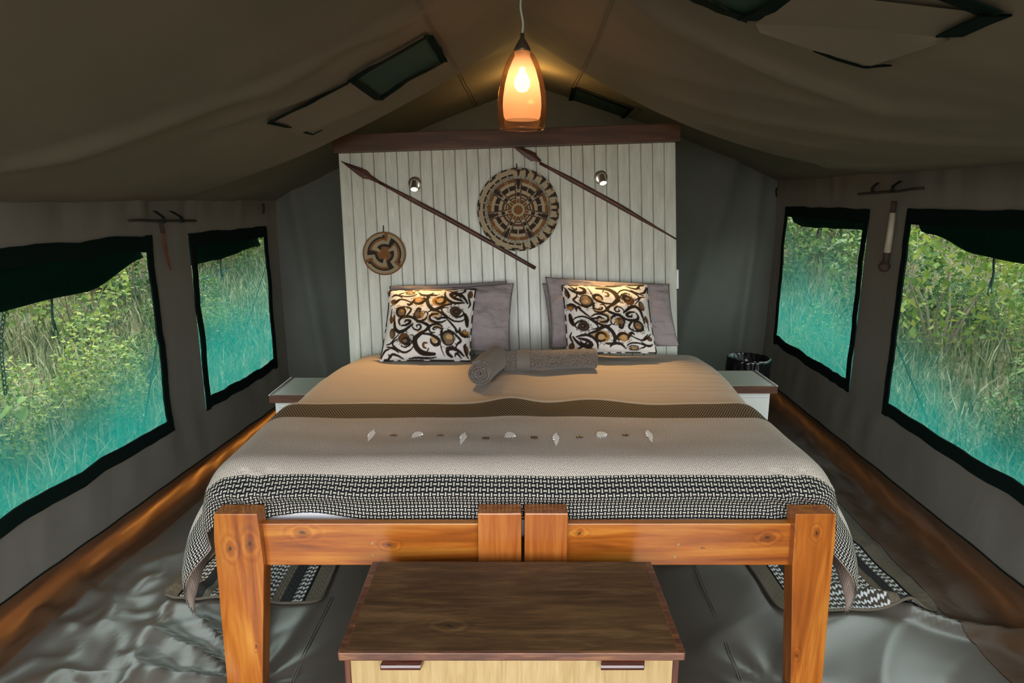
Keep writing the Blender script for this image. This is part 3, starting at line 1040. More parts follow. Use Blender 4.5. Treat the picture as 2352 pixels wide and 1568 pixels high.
# spears
def spear(label, tip, wide, neck, shaft0, end, bladew, taper_end):
    T, Wd, Nk, S0, E = [onH(*q, 0.0195) for q in (tip, wide, neck, shaft0, end)]
    e = thing('spear', label, 'spear', E)
    ax = (E - T).normalized(); sd = HN.cross(ax).normalized()
    L = (Nk - T).length; l1 = (Wd - T).length
    prof = [(0, 0.001), (l1 * .35, bladew * .42), (l1 * .75, bladew * .85), (l1, bladew), (l1 + (L - l1) * .35, bladew * .55), (L, 0.008)]
    v = []; f = []
    for (t, w) in prof:
        cpt = T + ax * t
        v += [cpt + sd * w, cpt + HN * min(0.006, w + .001), cpt - sd * w, cpt - HN * min(0.006, w + .001)]
    n = len(prof)
    for i in range(n - 1):
        for k in range(4):
            f.append((4 * i + k, 4 * i + (k + 1) % 4, 4 * i + 4 + (k + 1) % 4, 4 * i + 4 + k))
    f += [(3, 2, 1, 0), (4 * n - 4, 4 * n - 3, 4 * n - 2, 4 * n - 1)]
    mb = MB(); mb.add(v, f)
    obj('blade', mb, SPEAR, e)
    mb = MB()
    pts = []; rs = []
    m = 14
    for k in range(m + 1):
        t = k / m
        bend = 0.006 * math.sin(t * math.pi) + 0.003 * noise.noise((t * 3, 0, tip[0]))
        pts.append(Nk.lerp(E, t) - HN * 0.004 + sd * bend)
        r = 0.0085 + 0.0052 * sst(0.06, 0.22, t)
        r -= (taper_end) * sst(0.55, 1.0, t)
        rs.append(r)
    mb.tube(pts, rs, 10)
    obj('shaft', mb, SPEAR, e, smooth=True)
    return e
spear('dark wooden spear hung slantwise from the top left board past the large basket', (783, 370), (838, 402), (870, 418), (890, 430), (1230, 616), 0.026, 0.003)
spear('dark wooden spear hung slantwise with its blade overlapping the beam', (1168, 328), (1222, 366), (1240, 374), (1260, 388), (1554, 549), 0.027, 0.0095)

# wall lamps
def walllamp(label, u, v, tilt):
    c = onH(u, v, 0.0)
    e = thing('wall_lamp', label, 'lamp', c, 'chrome reading lamps on the headboard')
    mb = MB()
    mb.lathe([(0.0, 0.012), (0.020, 0.012), (0.034, 0.009), (0.039, 0.004), (0.040, 0.0)], c, 28, HA, HB, HN)
    obj('base_plate', mb, CHROME, e, smooth=True)
    d = (HN * 0.48 - HB * 0.86 + HA * tilt).normalized()
    st = c + HN * 0.016 + HB * 0.014
    X = d.cross(HA).normalized(); Yv = d.cross(X)
    mb = MB()
    mb.lathe([(0.0, 0.0), (0.014, 0.0), (0.020, 0.006), (0.0215, 0.015), (0.0215, 0.062), (0.0205, 0.064), (0.019, 0.062), (0.019, 0.054)], st, 24, X, Yv, d)
    hd = obj('lamp_head', mb, CHROME, e, smooth=True)
    mb = MB()
    mb.lathe([(0.0, 0.060), (0.010, 0.0595), (0.0188, 0.057)], st, 24, X, Yv, d)
    obj('lens', mb, SPOTFACE, hd, smooth=True)
    li = bpy.data.lights.new('reading_light', 'SPOT')
    li.energy = 30.0; li.color = (1.0, 0.58, 0.20); li.spot_size = math.radians(62); li.spot_blend = 0.9; li.shadow_soft_size = 0.018
    lo = bpy.data.objects.new('reading_light', li)
    aim = (HN * 0.60 - Vector((0, 0, 1)) * 0.85 + HA * (tilt * 0.5 - 0.05))
    lo.rotation_euler = aim.to_track_quat('-Z', 'Y').to_euler()
    lo.parent = e
    lo.location = st + d * 0.070 - c
    COL.objects.link(lo)
walllamp('chrome reading lamp on the headboard above the left pillows', 953, 421, 0.02)
walllamp('chrome reading lamp on the headboard above the right pillows', 1380, 407, 0.10)

# coiled baskets
TAN = (0.42, 0.34, 0.22); ORG = (0.20, 0.085, 0.025); DRK = (0.035, 0.018, 0.012); BLK = (0.018, 0.018, 0.014); RED = (0.13, 0.045, 0.022)
def big_col(r, th):
    coil = (r / 0.0285) % 1.0
    sh = 0.62 + 0.38 * math.sin(coil * math.pi)
    d7 = 2 * math.pi / 7
    rel = ((th - math.radians(88) + d7 / 2) % d7) - d7 / 2
    d = abs(rel) * r
    seg = ((th * 40) % 1.0)
    if r < 0.115: c = ORG
    elif r < 0.75:
        pe = 0.060 + 0.045 * r
        if r < 0.16: c = TAN
        elif d < pe:
            if d > pe - 0.020: c = DRK
            elif d > pe - 0.036: c = TAN if (r * 60) % 1 > .4 else DRK
            elif r > 0.46 and d < (r - 0.44) * 0.26: c = DRK
            elif 0.33 < r < 0.42: c = DRK
            elif r > 0.46: c = RED if int(r / 0.0285) % 3 == 0 else TAN
            elif r < 0.26: c = ORG
            else: c = TAN
        else:
            mid = abs(abs(rel) - d7 / 2) * r
            if r > 0.66: c = TAN if 0.020 < mid < 0.034 else ORG
            elif r > 0.58: c = TAN
            elif r > 0.48: c = TAN if mid < 0.012 else DRK
            elif r > 0.40: c = TAN
            elif r > 0.34: c = RED
            elif r > 0.26: c = TAN if int(r / .0285) % 2 else DRK
            else: c = ORG
    else:
        left = math.cos(th) < -0.12 or math.sin(th) < -0.8 and math.cos(th) < 0.1
        a = math.degrees(th) % 360
        if r > 0.965: c = BLK if (a / 15) % 1 < 0.55 else TAN
        elif left:
            if r > 0.925: c = TAN if (a / 45) % 1 < 0.75 else DRK
            elif r < 0.865 and r > 0.815: c = DRK if (a / 12) % 1 < 0.8 else TAN
            else: c = TAN
        else:
            w = (a / 13.5) % 1
            hw = 0.08 + 0.9 * (r - 0.80)
            if abs(w - 0.5) < hw: c = DRK
            elif r > 0.93: c = ORG if (a / 27) % 1 < .5 else TAN
            else: c = TAN
    return tuple(x * sh for x in c)
def small_col(r, th):
    coil = (r / 0.055) % 1.0
    sh = 0.66 + 0.34 * math.sin(coil * math.pi)
    st = 0.8 + 0.2 * math.sin(th * 90)
    a = (math.degrees(th) - 45) % 120.0
    if r > 0.93: c = ORG
    elif r < 0.20: c = ORG
    elif a < 18:
        if r > 0.80: c = TAN
        elif r > 0.35: c = BLK
        else: c = ORG
    elif a < 31: c = TAN if r > 0.45 else (BLK if r > 0.33 else ORG)
    elif a < 41: c = ORG if r > 0.60 else (TAN if r > 0.45 else (BLK if r > 0.33 else ORG))
    else:
        if a < 48 and 0.72 < r < 0.87: c = BLK
        elif r > 0.80: c = TAN
        elif r > 0.72: c = BLK
        elif r > 0.62: c = ORG
        elif a > 114 and r > 0.25: c = ORG
        elif r > 0.45: c = TAN
        elif a > 92 and r > 0.20 + 0.004 * (114 - a): c = TAN
        elif r > 0.33 and a < 88: c = BLK
        elif 70 < a < 92 and r > 0.26: c = BLK
        else: c = ORG
    return tuple(min(1, x * sh * (st if c == TAN else 1)) for x in c)

def disc(mb, c, R, r0, r1, depth, colf, coilw, nr, na, off):
    def P(r, th):
        bump = 0.0018 * abs(math.sin(math.pi * r / coilw))
        return c + HA * (R * r * math.cos(th)) + HB * (R * r * math.sin(th)) + HN * (off + depth * r * r + bump)
    mb.grid(lambda a, b: P(r0 + (r1 - r0) * b, a * 2 * math.pi), na, nr, col=lambda a, b: colf(max(1e-4, r0 + (r1 - r0) * b), a * 2 * math.pi))
    # reverse side
    mb.grid(lambda a, b: P(r0 + (r1 - r0) * b, a * 2 * math.pi) - HN * 0.007, na // 4, 6, col=lambda a, b: (0.2, 0.12, 0.06))
    for r in ([r1] if r0 < 0.01 else [r0, r1]):
        mb.grid(lambda a, b: P(r, a * 2 * math.pi) - HN * (0.007 * b), na // 2, 1, col=lambda a, b: colf(min(r, .999), a * 2 * math.pi))

cB = onH(1190, 483.5)
RB = (onH(1283, 483) - onH(1097, 483)).length / 2
e = thing('woven_basket', 'large flat coiled basket with a dark star pattern hung at the headboard centre', 'basket', cB)
mb = MB(); disc(mb, cB, RB, 0.0001, 0.745, 0.010, big_col, 0.0285, 90, 360, 0.040); obj('centre_disc', mb, BASKM, e, smooth=True)
mb = MB(); disc(mb, cB, RB, 0.805, 1.0, 0.010, big_col, 0.0285, 26, 360, 0.040); obj('outer_ring', mb, BASKM, e, smooth=True)
mb = MB()
FIB = m_plain('lace_fibre', (0.36, 0.30, 0.20), 0.7, 0.2)
for ph in (0, math.pi):
    mb.tube([cB + HA * (RB * (0.775 + 0.034 * math.sin(26 * t + ph)) * math.cos(t)) + HB * (RB * (0.775 + 0.034 * math.sin(26 * t + ph)) * math.sin(t)) + HN * (0.045 + 0.0015 * math.cos(26 * t + ph)) for t in np.linspace(0, 2 * math.pi, 260, endpoint=False)], 0.0018, 5, closed=True)
obj('openwork_ring', mb, FIB, e, smooth=True)
mb = MB(); mb.tube([cB + HB * (RB * 0.98) + HN * 0.042, cB + HB * (RB + 0.010) + HN * 0.026, cB + HB * (RB + 0.030) + HN * 0.003], 0.0028, 6); obj('hanging_loop', mb, STRAP, e, smooth=True)
cS = onH(884, 582.5)
RS = (onH(933, 582) - onH(835, 582)).length / 2
e = thing('woven_basket', 'small round coiled basket with brown and black swirls on the left boards', 'basket', cS)
mb = MB(); disc(mb, cS, RS, 0.0001, 1.0, 0.010, small_col, 0.055, 70, 300, 0.011); obj('coiled_disc', mb, BASKM, e, smooth=True)
mb = MB(); mb.tube([cS + HB * (RS * 0.98) + HN * 0.012, cS + HB * (RS + 0.014) + HN * 0.008, cS + HB * (RS + 0.038) + HN * 0.003], 0.0028, 6); obj('hanging_loop', mb, STRAP, e, smooth=True)

# ---------------------------------------------------------------- pendant lamp
PY = 2.6
pc = atY(1199, 298, PY)
def pz(v): return atY(1199, v, PY).z
tpx = (pc - CAM).dot(FW) / F
e = thing('pendant_lamp', 'lit glass pendant lamp with amber outer shade hanging from the ridge', 'lamp', pc)
z0 = pz(297)
zt = pz(118)
H = zt - z0
prof = [(50, 0.0), (53, 0.06), (55.5, 0.20), (56, 0.34), (53, 0.50), (46.5, 0.68), (37, 0.85), (27, 0.955), (18.5, 1.0)]
mb = MB(); mb.lathe([(r * tpx, z0 + H * k) for r, k in prof], (pc.x, PY, 0), 48); obj('outer_shade', mb, OGLASS, e, smooth=True)
mb = MB(); mb.tube([(pc.x + 50 * tpx * math.cos(t), PY + 50 * tpx * math.sin(t), z0) for t in np.linspace(0, 2 * math.pi, 48, endpoint=False)], 0.0022, 6, closed=True); obj('glass_rim', mb, OGLASS, e, smooth=True)
prof = [(38, 0.125), (42, 0.17), (44, 0.30), (43, 0.42), (38.5, 0.60), (31, 0.76), (22, 0.88), (17.5, 0.94), (17.5, 0.995)]
mb = MB(); mb.lathe([(r * tpx, z0 + H * k) for r, k in prof], (pc.x, PY, 0), 40); obj('inner_shade', mb, FROST, e, smooth=True)
mb = MB(); mb.lathe([(0.0, zt + 0.000), (19 * tpx, zt), (18.5 * tpx, zt + 0.008), (14 * tpx, zt + 0.022), (8 * tpx, zt + 0.038), (4.5 * tpx, zt + 0.046), (4.5 * tpx, zt + 0.062), (0, zt + 0.062)], (pc.x, PY, 0), 24); obj('cap', mb, m_plain('bronze_lamp_cap', (0.16, 0.13, 0.10), 0.35, 0.5, 0.6), e, smooth=True)
bz = z0 + H * 0.60
mb = MB(); mb.lathe([(0.0, bz - 0.034), (0.018, bz - 0.029), (0.029, bz - 0.012), (0.031, bz + 0.004), (0.026, bz + 0.020), (0.013, bz + 0.040), (0.010, bz + 0.055), (0, bz + 0.056)], (pc.x, PY, 0), 20)
obj('bulb', mb, BULB, e, smooth=True)
li = bpy.data.lights.new('pendant_light', 'POINT'); li.energy = 0.34; li.color = (1.0, 0.58, 0.30); li.shadow_soft_size = 0.03
lo = bpy.data.objects.new('pendant_light', li); lo.parent = e; lo.location = Vector((pc.x, PY, bz - 0.045)) - pc; COL.objects.link(lo)
mb = MB()
zc = zt + 0.062
rz = roof(pc.x, PY)
mb.tube([(pc.x + 0.004 * math.sin(t * 9) - 0.006 * t, PY, zc + (rz - zc) * t) for t in np.linspace(0, 1, 14)], 0.0042, 8)
g = NT('clear_flex'); CORD = g.done(g.pbr((0.62, 0.66, 0.68), 0.2, 0.6))
obj('cord', mb, CORD, e, smooth=True)

# unseen lamp added for the golden ridge glow: bulb in a dish behind the headboard
RX, RY_ = 0.115, 4.25
rzz = roof(RX, RY_)
e = thing('unseen_ridge_lamp', 'unseen dish lamp added at the ridge behind the beam, hidden by the pendant', 'lamp', (RX, RY_, rzz - 0.26))
mb = MB(); mb.lathe([(0.012, rzz - 0.26), (0.05, rzz - 0.255), (0.085, rzz - 0.235), (0.088, rzz - 0.235), (0.055, rzz - 0.262), (0.012, rzz - 0.268)], (RX, RY_, 0), 24); obj('dish', mb, DARKM, e, smooth=True)
mb = MB(); mb.tube([(RX, RY_, rzz - 0.26), (RX, RY_, rzz - 0.1), (RX, RY_, rzz + 0.002)], 0.003, 6); obj('cord', mb, STRAP, e)
mb = MB(); mb.lathe([(0.004, rzz - 0.25), (0.02, rzz - 0.24), (0.022, rzz - 0.22), (0.012, rzz - 0.205), (0.004, rzz - 0.20)], (RX, RY_, 0), 14); obj('bulb', mb, BULB, e, smooth=True)
li = bpy.data.lights.new('unseen_ridge_light', 'POINT'); li.energy = 3.0; li.color = (1.0, 0.54, 0.12); li.shadow_soft_size = 0.02
lo = bpy.data.objects.new('unseen_ridge_light', li); lo.parent = e; lo.location = (0.0, -0.02, 0.075); COL.objects.link(lo)

# ---------------------------------------------------------------- beds
YF = 1.834
def px(u, v, y=YF): return atY(u, v, y)
ZL = 0.004
def leg_poly(left):
    # outline of the tapered leg seen from the front
    if left:
        o = [(490, 1180), (491, 1240), (497, 1300), (508, 1420), (522, 1568)]
        i = [(603, 1568), (606, 1300), (590, 1180)]
    else:
        o = [(1920, 1180), (1919, 1240), (1912, 1300), (1902, 1420), (1889, 1568)]
        i = [(1816, 1568), (1820, 1300), (1828, 1180)]
    P = [px(*q) for q in o]
    d = (P[-1] - P[-2]); P.append(P[-1] + d * ((P[-1].z - ZL) / -d.z))
    Q = [px(*q) for q in i]
    d = (Q[0] - Q[1]); Q.insert(0, Q[0] + d * ((Q[0].z - ZL) / -d.z))
    if not left:
        pass
    return P + Q
def bed(left):
    cx = -0.43 if left else 0.5
    e = thing('bed_frame', 'left half of the orange pine bed frame with tapered foot leg' if left else 'right half of the orange pine bed frame with tapered foot leg', 'bed', (cx, 2.7, 0), 'pine beds pushed together')
    mb = MB(); mb.prism(leg_poly(left), (0, 0.065, 0)); obj('leg', mb, PINE_ZL if left else PINE_ZR, e, bevel=0.003)
    if left: p0, p1 = px(1097, 1172), px(1198, 1172)
    else: p0, p1 = px(1205, 1172), px(1305, 1172)
    mb = MB(); mb.box((p0.x, YF, ZL), (p1.x, YF + 0.065, px(1150, 1180).z + 0.002)); obj('leg', mb, PINE_Z, e, bevel=0.004)
    ra = px(590, 1195).x if left else p1.x
    rb = p0.x if left else px(1822, 1195).x
    RY = YF + 0.030
    mb = MB(); mb.box((ra - (0.02 if left else 0.0), RY, 0.441), (rb + (0.0 if left else 0.02), RY + 0.030, 0.584)); obj('foot_rail', mb, PINE_XL if left else PINE_XR, e, bevel=0.003)
    xo = -0.90 if left else 0.955
    xi = p1.x - 0.02 if left else p0.x + 0.02
    for x in (xo, xi):
        s = 0.015
        inner = x == xi
        mb = MB(); mb.box((x - s, YF + 0.066, 0.400 if inner else 0.441), (x + s, 3.51, 0.454 if inner else 0.584)); obj('side_rail', mb, PINE_Y, e, bevel=0.003)
        xl = x + ((-0.03 if left else 0.03) if inner else (-0.035 if left else 0.035))
        mb = MB(); mb.box((xl - 0.04, 3.47, ZL), (xl + 0.04, 3.54, 0.454 if inner else 0.60)); obj('leg', mb, PINE_Z, e, bevel=0.003)
    lo_, hi_ = min(xo, xi), max(xo, xi)
    mb = MB(); mb.box((lo_, 3.512, 0.40), (hi_, 3.54, 0.584)); obj('head_rail', mb, PINE_XL, e)
    for k in range(10):
        y = 1.99 + k * 0.155
        mb = MB(); mb.box((lo_ + 0.016, y, 0.455), (hi_ - 0.016, y + 0.08, 0.475)); obj('slat', mb, PINE_XR, e)
    # pegged bolts on the foot rail
    for (u, v) in ([(855, 1247), (857, 1275)] if left else [(1558, 1250), (1549, 1278)]):
        p = px(u, v, RY)
        mb = MB(); mb.lathe([(0.0, 0.0015), (0.0035, 0.0015), (0.0045, 0.0)], p, 10, Vector((1, 0, 0)), Vector((0, 0, 1)), Vector((0, -1, 0))); obj('peg', mb, CHPLY, e)
bed(True); bed(False)

# mattress
mb = MB(); mb.box((-0.882, 1.930, 0.477), (0.937, 3.508, 0.690))
tag(obj('mattress', mb, SHEET, bevel=0.075, smooth=True, loc=(0.04, 2.8, 0.476)), 'white sheeted mattress mostly hidden under the throw', 'mattress')

# ---- cloth draped over the bed
def section(p, W, r, z0):
    """profile across the bed: p signed distance along the cloth from the middle -> (x, drop)"""
    s = 1 if p >= 0 else -1
    a = abs(p)
    flat = W - r
    if a <= flat: return s * a, 0.0, 0.0
    a -= flat
    arc = r * math.pi / 2
    if a <= arc:
        t = a / r
        return s * (flat + r * math.sin(t)), r * (1 - math.cos(t)), 0.0
    return s * W, r + (a - arc), a - arc

def topz(x, y):
    h = 0.730 + 0.016 * math.exp(-((x - 0.0) / 0.10) ** 2) * sst(2.2, 2.6, y) + 0.012 * math.exp(-((x - 0.33) / 0.14) ** 2) * sst(2.3, 2.6, y)
    h -= 0.012 * sst(3.25, 3.5, y)
    return h + 0.004 * noise.noise((x * 3, y * 3, 1.1))

# duvet
def duvet(off):
    y0, y1 = 2.30, 3.645
    hang = 0.30
    def fn(a, b):
        y = y0 + (y1 - y0) * b
        Wl = 0.985 - 0.075 * sst(3.0, 3.65, y); Wr = 1.055 + 0.05 * sst(2.5, 3.3, y)
        Wh = (Wl + Wr) / 2; cxx = (Wr - Wl) / 2
        r = 0.13
        tot = Wh - r + r * math.pi / 2 + hang
        p = (2 * a - 1) * tot
        x, dr, hg = section(p, Wh, r, 0)
        x += cxx
        hd = 0.05 * sst(3.50, 3.66, y) ** 2
        z = topz(x, y) - dr - hd
        if hg > 0:
            x += math.copysign(0.02 * math.sin(y * 14 + hg * 4) * hg / hang + 0.03 * hg, p)
        # drawn wrinkles on the right half
        wr = 0.0035 * sst(0.45, 0.75, x) * math.sin(y * 95 + 6 * noise.noise((x * 2, y * 4, 0))) * sst(2.6, 2.9, y) * (1 - sst(3.4, 3.6, y))
        z += wr + 0.003 * noise.noise((x * 5, y * 14, 3.3))
        nrm = Vector((math.copysign(1, p) if dr > 0.09 else 0, 0, 1 if dr < 0.09 else 0))
        return Vector((x, y, z)) - nrm * off
    return fn
mb = MB()
mb.grid(duvet(0.0), 190, 130); mb.grid(duvet(0.012), 60, 30, flip=True)
tag(obj('duvet', mb, DUVET, smooth=True, recalc=False, loc=(0.04, 3.0, 0.7)), 'plain taupe duvet over the head half of the bed, lit warm in the middle', 'duvet')

# throw
TH_Y0 = 2.60
R2 = 0.12
FRONT = 1.912
HANGF = 0.05
def throw(off):
    LQ = (TH_Y0 - (FRONT + R2)) + R2 * math.pi / 2 + HANGF
    Wl, Wr = 1.0, 1.052
    hang = 0.29
    Wh = (Wl + Wr) / 2; cxx = (Wr - Wl) / 2
    r = 0.12
    tot = Wh - r + r * math.pi / 2 + hang
    def fn(a, b):
        p = (2 * a - 1) * tot
        # hem at foot rises a little towards the left bay; top edge is wavy
        q = LQ * b
        x, dr, hg = section(p, Wh, r, 0)
        x += cxx
        flatq = TH_Y0 - (FRONT + R2)
        edge = (1 - sst(0.0, 0.25, q))
        ywob = edge * (0.035 * math.exp(-((x - 0.0) / 0.12) ** 2) + 0.025 * math.exp(-((x - 0.33) / 0.16) ** 2) + 0.008 * noise.noise((x * 4, 0, 2)))
        if q <= flatq:
            y = TH_Y0 - q; dq = 0.0; hq = 0.0
        elif q <= flatq + R2 * math.pi / 2:
            t = (q - flatq) / R2
            y = FRONT + R2 - R2 * math.sin(t); dq = R2 * (1 - math.cos(t)); hq = 0.0
        else:
            hq = q - flatq - R2 * math.pi / 2
            y = FRONT; dq = R2 + hq
        y += ywob
        lift = 0.024 * math.exp(-((x + 0.64) / 0.12) ** 2)
        if dq > 0: dq *= 1 - lift / 0.17
        z = topz(x, y) + 0.014
        w = 0.0
        if dr > 0 and dq > 0:
            ca = sst(0.05, 0.20, dr)
            bb = min(dq, 0.17)
            k = max(0.42, 1 - hg / 0.34)
            s = math.copysign(1, p)
            z -= dr + dq * (1 - 0.45 * ca)
            x -= s * ca * (0.46 * bb * k * (1 - 0.5 * sst(0.04, 0.22, hg)) + 0.02 * bb)
            y -= ca * 0.20 * bb
        else:
            z -= dr + dq
        if hg > 0:
            s = math.copysign(1, p)
            x += s * (0.085 * math.sin(min(1, hg / 0.27) * 2.3) + 0.012 * math.sin(y * 15 + 1) * hg / 0.27)
        # corner gathers on the front
        gat = math.exp(-((abs(x - cxx) - 0.86) / 0.09) ** 2)
        if dq > 0.02:
            y -= 0.026 * math.exp(-((z - 0.662) / 0.022) ** 2) * (1 if dr < 0.05 else 0.3)
            y += gat * 0.007 * math.sin(x * 70 + z * 60)
        z += 0.0025 * noise.noise((x * 6, y * 6, 4)) + 0.003 * noise.noise((x * 2.5, q * 9, 6)) * (1 if dr == 0 else 0.3)
        nr = Vector((math.copysign(1, p) * (1 if dr > 0.06 else 0), -1 if dq > 0.06 else 0, 1 if (dr < 0.06 and dq < 0.06) else 0))
        if nr.length > 0: nr.normalize()
        return Vector((x, y, z)) - nr * off
    def uv(a, b):
        return ((2 * a - 1) * tot, LQ * b)
    return fn, uv
fn, uvf = throw(0.0)
mb = MB(); mb.grid(fn, 260, 110, uv=uvf, flip=True)
th = obj('throw_blanket', mb, THROW, smooth=True, recalc=False, loc=(0.03, 2.2, 0.7))
tag(th, 'woven taupe throw with dark check bands across the foot of the bed', 'blanket')
fn2, uvf2 = throw(0.006)
mb = MB(); mb.grid(fn2, 130, 60, uv=uvf2)
obj('lining', mb, THROWB, th, smooth=True, recalc=False)

def throw_pt(u, v):
    """the point of the throw under a sight line (search on its top)"""
    d = ray(u, v)
    s = 1.5
    while s < 4:
        p = CAM + d * s
        if p.z < topz(p.x, p.y) + 0.013: return p
        s += 0.004
    return p
def throw_z(x, y):
    q = TH_Y0 - y
    return topz(x, y) + 0.014 + 0.0025 * noise.noise((x * 6, y * 6, 4)) + 0.003 * noise.noise((x * 2.5, q * 9, 6))
LEAF_A = [(0, .5), (-.10, .33), (-.22, .27), (-.10, .22), (-.26, .10), (-.12, .10), (-.24, -.05), (-.10, -.05), (-.14, -.22), (.0, -.5), (.12, -.26), (.22, -.05), (.12, -.02), (.26, .12), (.12, .12), (.24, .26), (.10, .24), (.12, .34)]
LEAF_B = [(0, .30), (-.25, .26), (-.40, .02), (-.36, -.30), (-.25, -.10), (-.20, -.34), (-.06, -.10), (.02, -.28), (.10, -.06), (.26, -.22), (.26, -.04), (.42, -.02), (.30, .20)]
def applique(u, v, poly, sx, sz, rot):
    c = throw_pt(u, v)
    tn = Vector((1, 0, 0)); tb = Vector((0, 1, 0.0))
    pts = []
    for (x, y) in poly:
        xr = x * math.cos(rot) - y * math.sin(rot); yr = x * math.sin(rot) + y * math.cos(rot)
        q = c + tn * xr * sx + tb * yr * sz
        q.z = throw_z(q.x, q.y) + 0.0015
        pts.append(q)
    mb = MB()
    mb.prism(pts, (0, 0, 0.003))
    o = obj('leaf_applique', mb, APPL, th)
    return o
for i, (u, v) in enumerate([(852, 1001), (959, 1000), (1063, 1009), (1172, 1001), (1277, 1011), (1382, 1001), (1492, 1003)]):
    if i % 2 == 0: applique(u, v, LEAF_A, 0.046, 0.125, 0.10 if i in (0,) else -0.18)
    else: applique(u, v, LEAF_B, 0.048, 0.10, 0.1 if i != 3 else -0.2)
for (u, v) in [(904, 1000), (1011, 1002), (1116, 1008), (1227, 1006), (1331, 1007), (1437, 1002)]:
    c = throw_pt(u, v)
    mb = MB()
    for s in (-1, 1):
        cc_ = Vector((c.x + s * 0.0062, c.y, throw_z(c.x, c.y) + 0.001))
        mb.lathe([(0.0055, 0), (0.0062, 0.003), (0.0045, 0.0048), (0.002, 0.0036), (0, 0.0036)], cc_, 12)
    obj('button_pair', mb, BTN, th, smooth=True)

# ---------------------------------------------------------------- pillows and cushions
def frame3(tl, tr, bl, br):
    c = (tl + tr + bl + br) / 4
    return c
def pillow_mesh(mb, c, X, Y, N, w, h, t, n, seed, concave=0.05, col=None, wr=0.010, ear=0.0, power=0.55, ft=1.0, bt=0.3):
    X = X.normalized(); Y = Y.normalized(); N = N.normalized()
    for side in (1, -1):
        def fn(a, b):
            u, v = 2 * a - 1, 2 * b - 1
            x = u * (1 - concave * (1 - v * v)); y = v * (1 - concave * (1 - u * u))
            th = max(0.0, (1 - u ** 2) * (1 - v ** 2)) ** power
            ripple = wr * noise.noise((u * 3 + seed, v * 2.2, seed * 1.7 + side)) * min(1, th * 3) + 0.5 * wr * noise.noise((u * 9 + seed, v * 5, seed * 2)) * min(1, th * 3)
            sag = -0.03 * t * (1 - b)
            edge = 0.006 * noise.noise((u * 4, v * 4, seed + 9)) * (1 - th)
            return c + X * (x * w / 2) + Y * (y * h / 2 + ear * (u * u) * (0.5 + 0.5 * v) * 0.0) + N * (side * (t / 2) * (ft if side > 0 else bt) * th * (1.15 - 0.3 * b) + ripple * side * (1 if side > 0 else 0.3) + edge)
        mb.grid(fn, n, n, col=(lambda a, b: col(a, 1 - b)) if col else None, flip=(side < 0))

def place(tl, tr, br, bl):
    c = (tl + tr + bl + br) / 4
    X = ((tr + br) - (tl + bl)) / 2
    Y = ((tl + tr) - (bl + br)) / 2
    N = X.cross(Y)
    if N.y > 0: N = -N
    return c, X, Y, N

def mk_pillow(label, q, Yb, Yt, t, seed, grp='grey pillows against the headboard'):
    tl, tr = atY(*q[0], Yt), atY(*q[1], Yt); br, bl = atY(*q[2], Yb), atY(*q[3], Yb)
    c, X, Y, N = place(tl, tr, br, bl)
    mb = MB()
    pillow_mesh(mb, c, X, Y, N, X.length, Y.length, t, 64, seed, 0.035, None, 0.020, power=0.5, ft=0.8)
    o = obj('pillow', mb, PILLOW, smooth=True, merge=True, loc=c)
    # corners move to where they lie
    me = o.data
    w = X.length / 2; h = Y.length / 2; Xn = X.normalized(); Yn = Y.normalized()
    for vtx in me.vertices:
        a = vtx.co.dot(Xn) / w; b = vtx.co.dot(Yn) / h
        s, r = (a + 1) / 2, (b + 1) / 2
        tgt = (bl * (1 - s) + br * s) * (1 - r) + (tl * (1 - s) + tr * s) * r
        aff = c + Xn * (a * w) + Yn * (b * h)
        vtx.co += tgt - aff
    tag(o, label, 'pillow', grp)
    return o
mk_pillow('grey pillow standing at the back on the left, its top edge showing', [(894, 657), (1164, 645), (1160, 800), (900, 806)], 3.585, 3.66, 0.10, 1.3)
mk_pillow('front grey pillow on the left behind the swirl cushion', [(889, 668), (1180, 650), (1172, 806), (893, 815)], 3.47, 3.60, 0.15, 2.6)
mk_pillow('grey pillow at the back on the right, showing one left corner', [(1246, 650), (1500, 650), (1500, 800), (1262, 800)], 3.585, 3.66, 0.10, 3.9)
mk_pillow('front grey pillow on the right behind the swirl cushion', [(1252, 637), (1537, 653), (1560, 796), (1266, 801)], 3.47, 3.60, 0.15, 5.1)

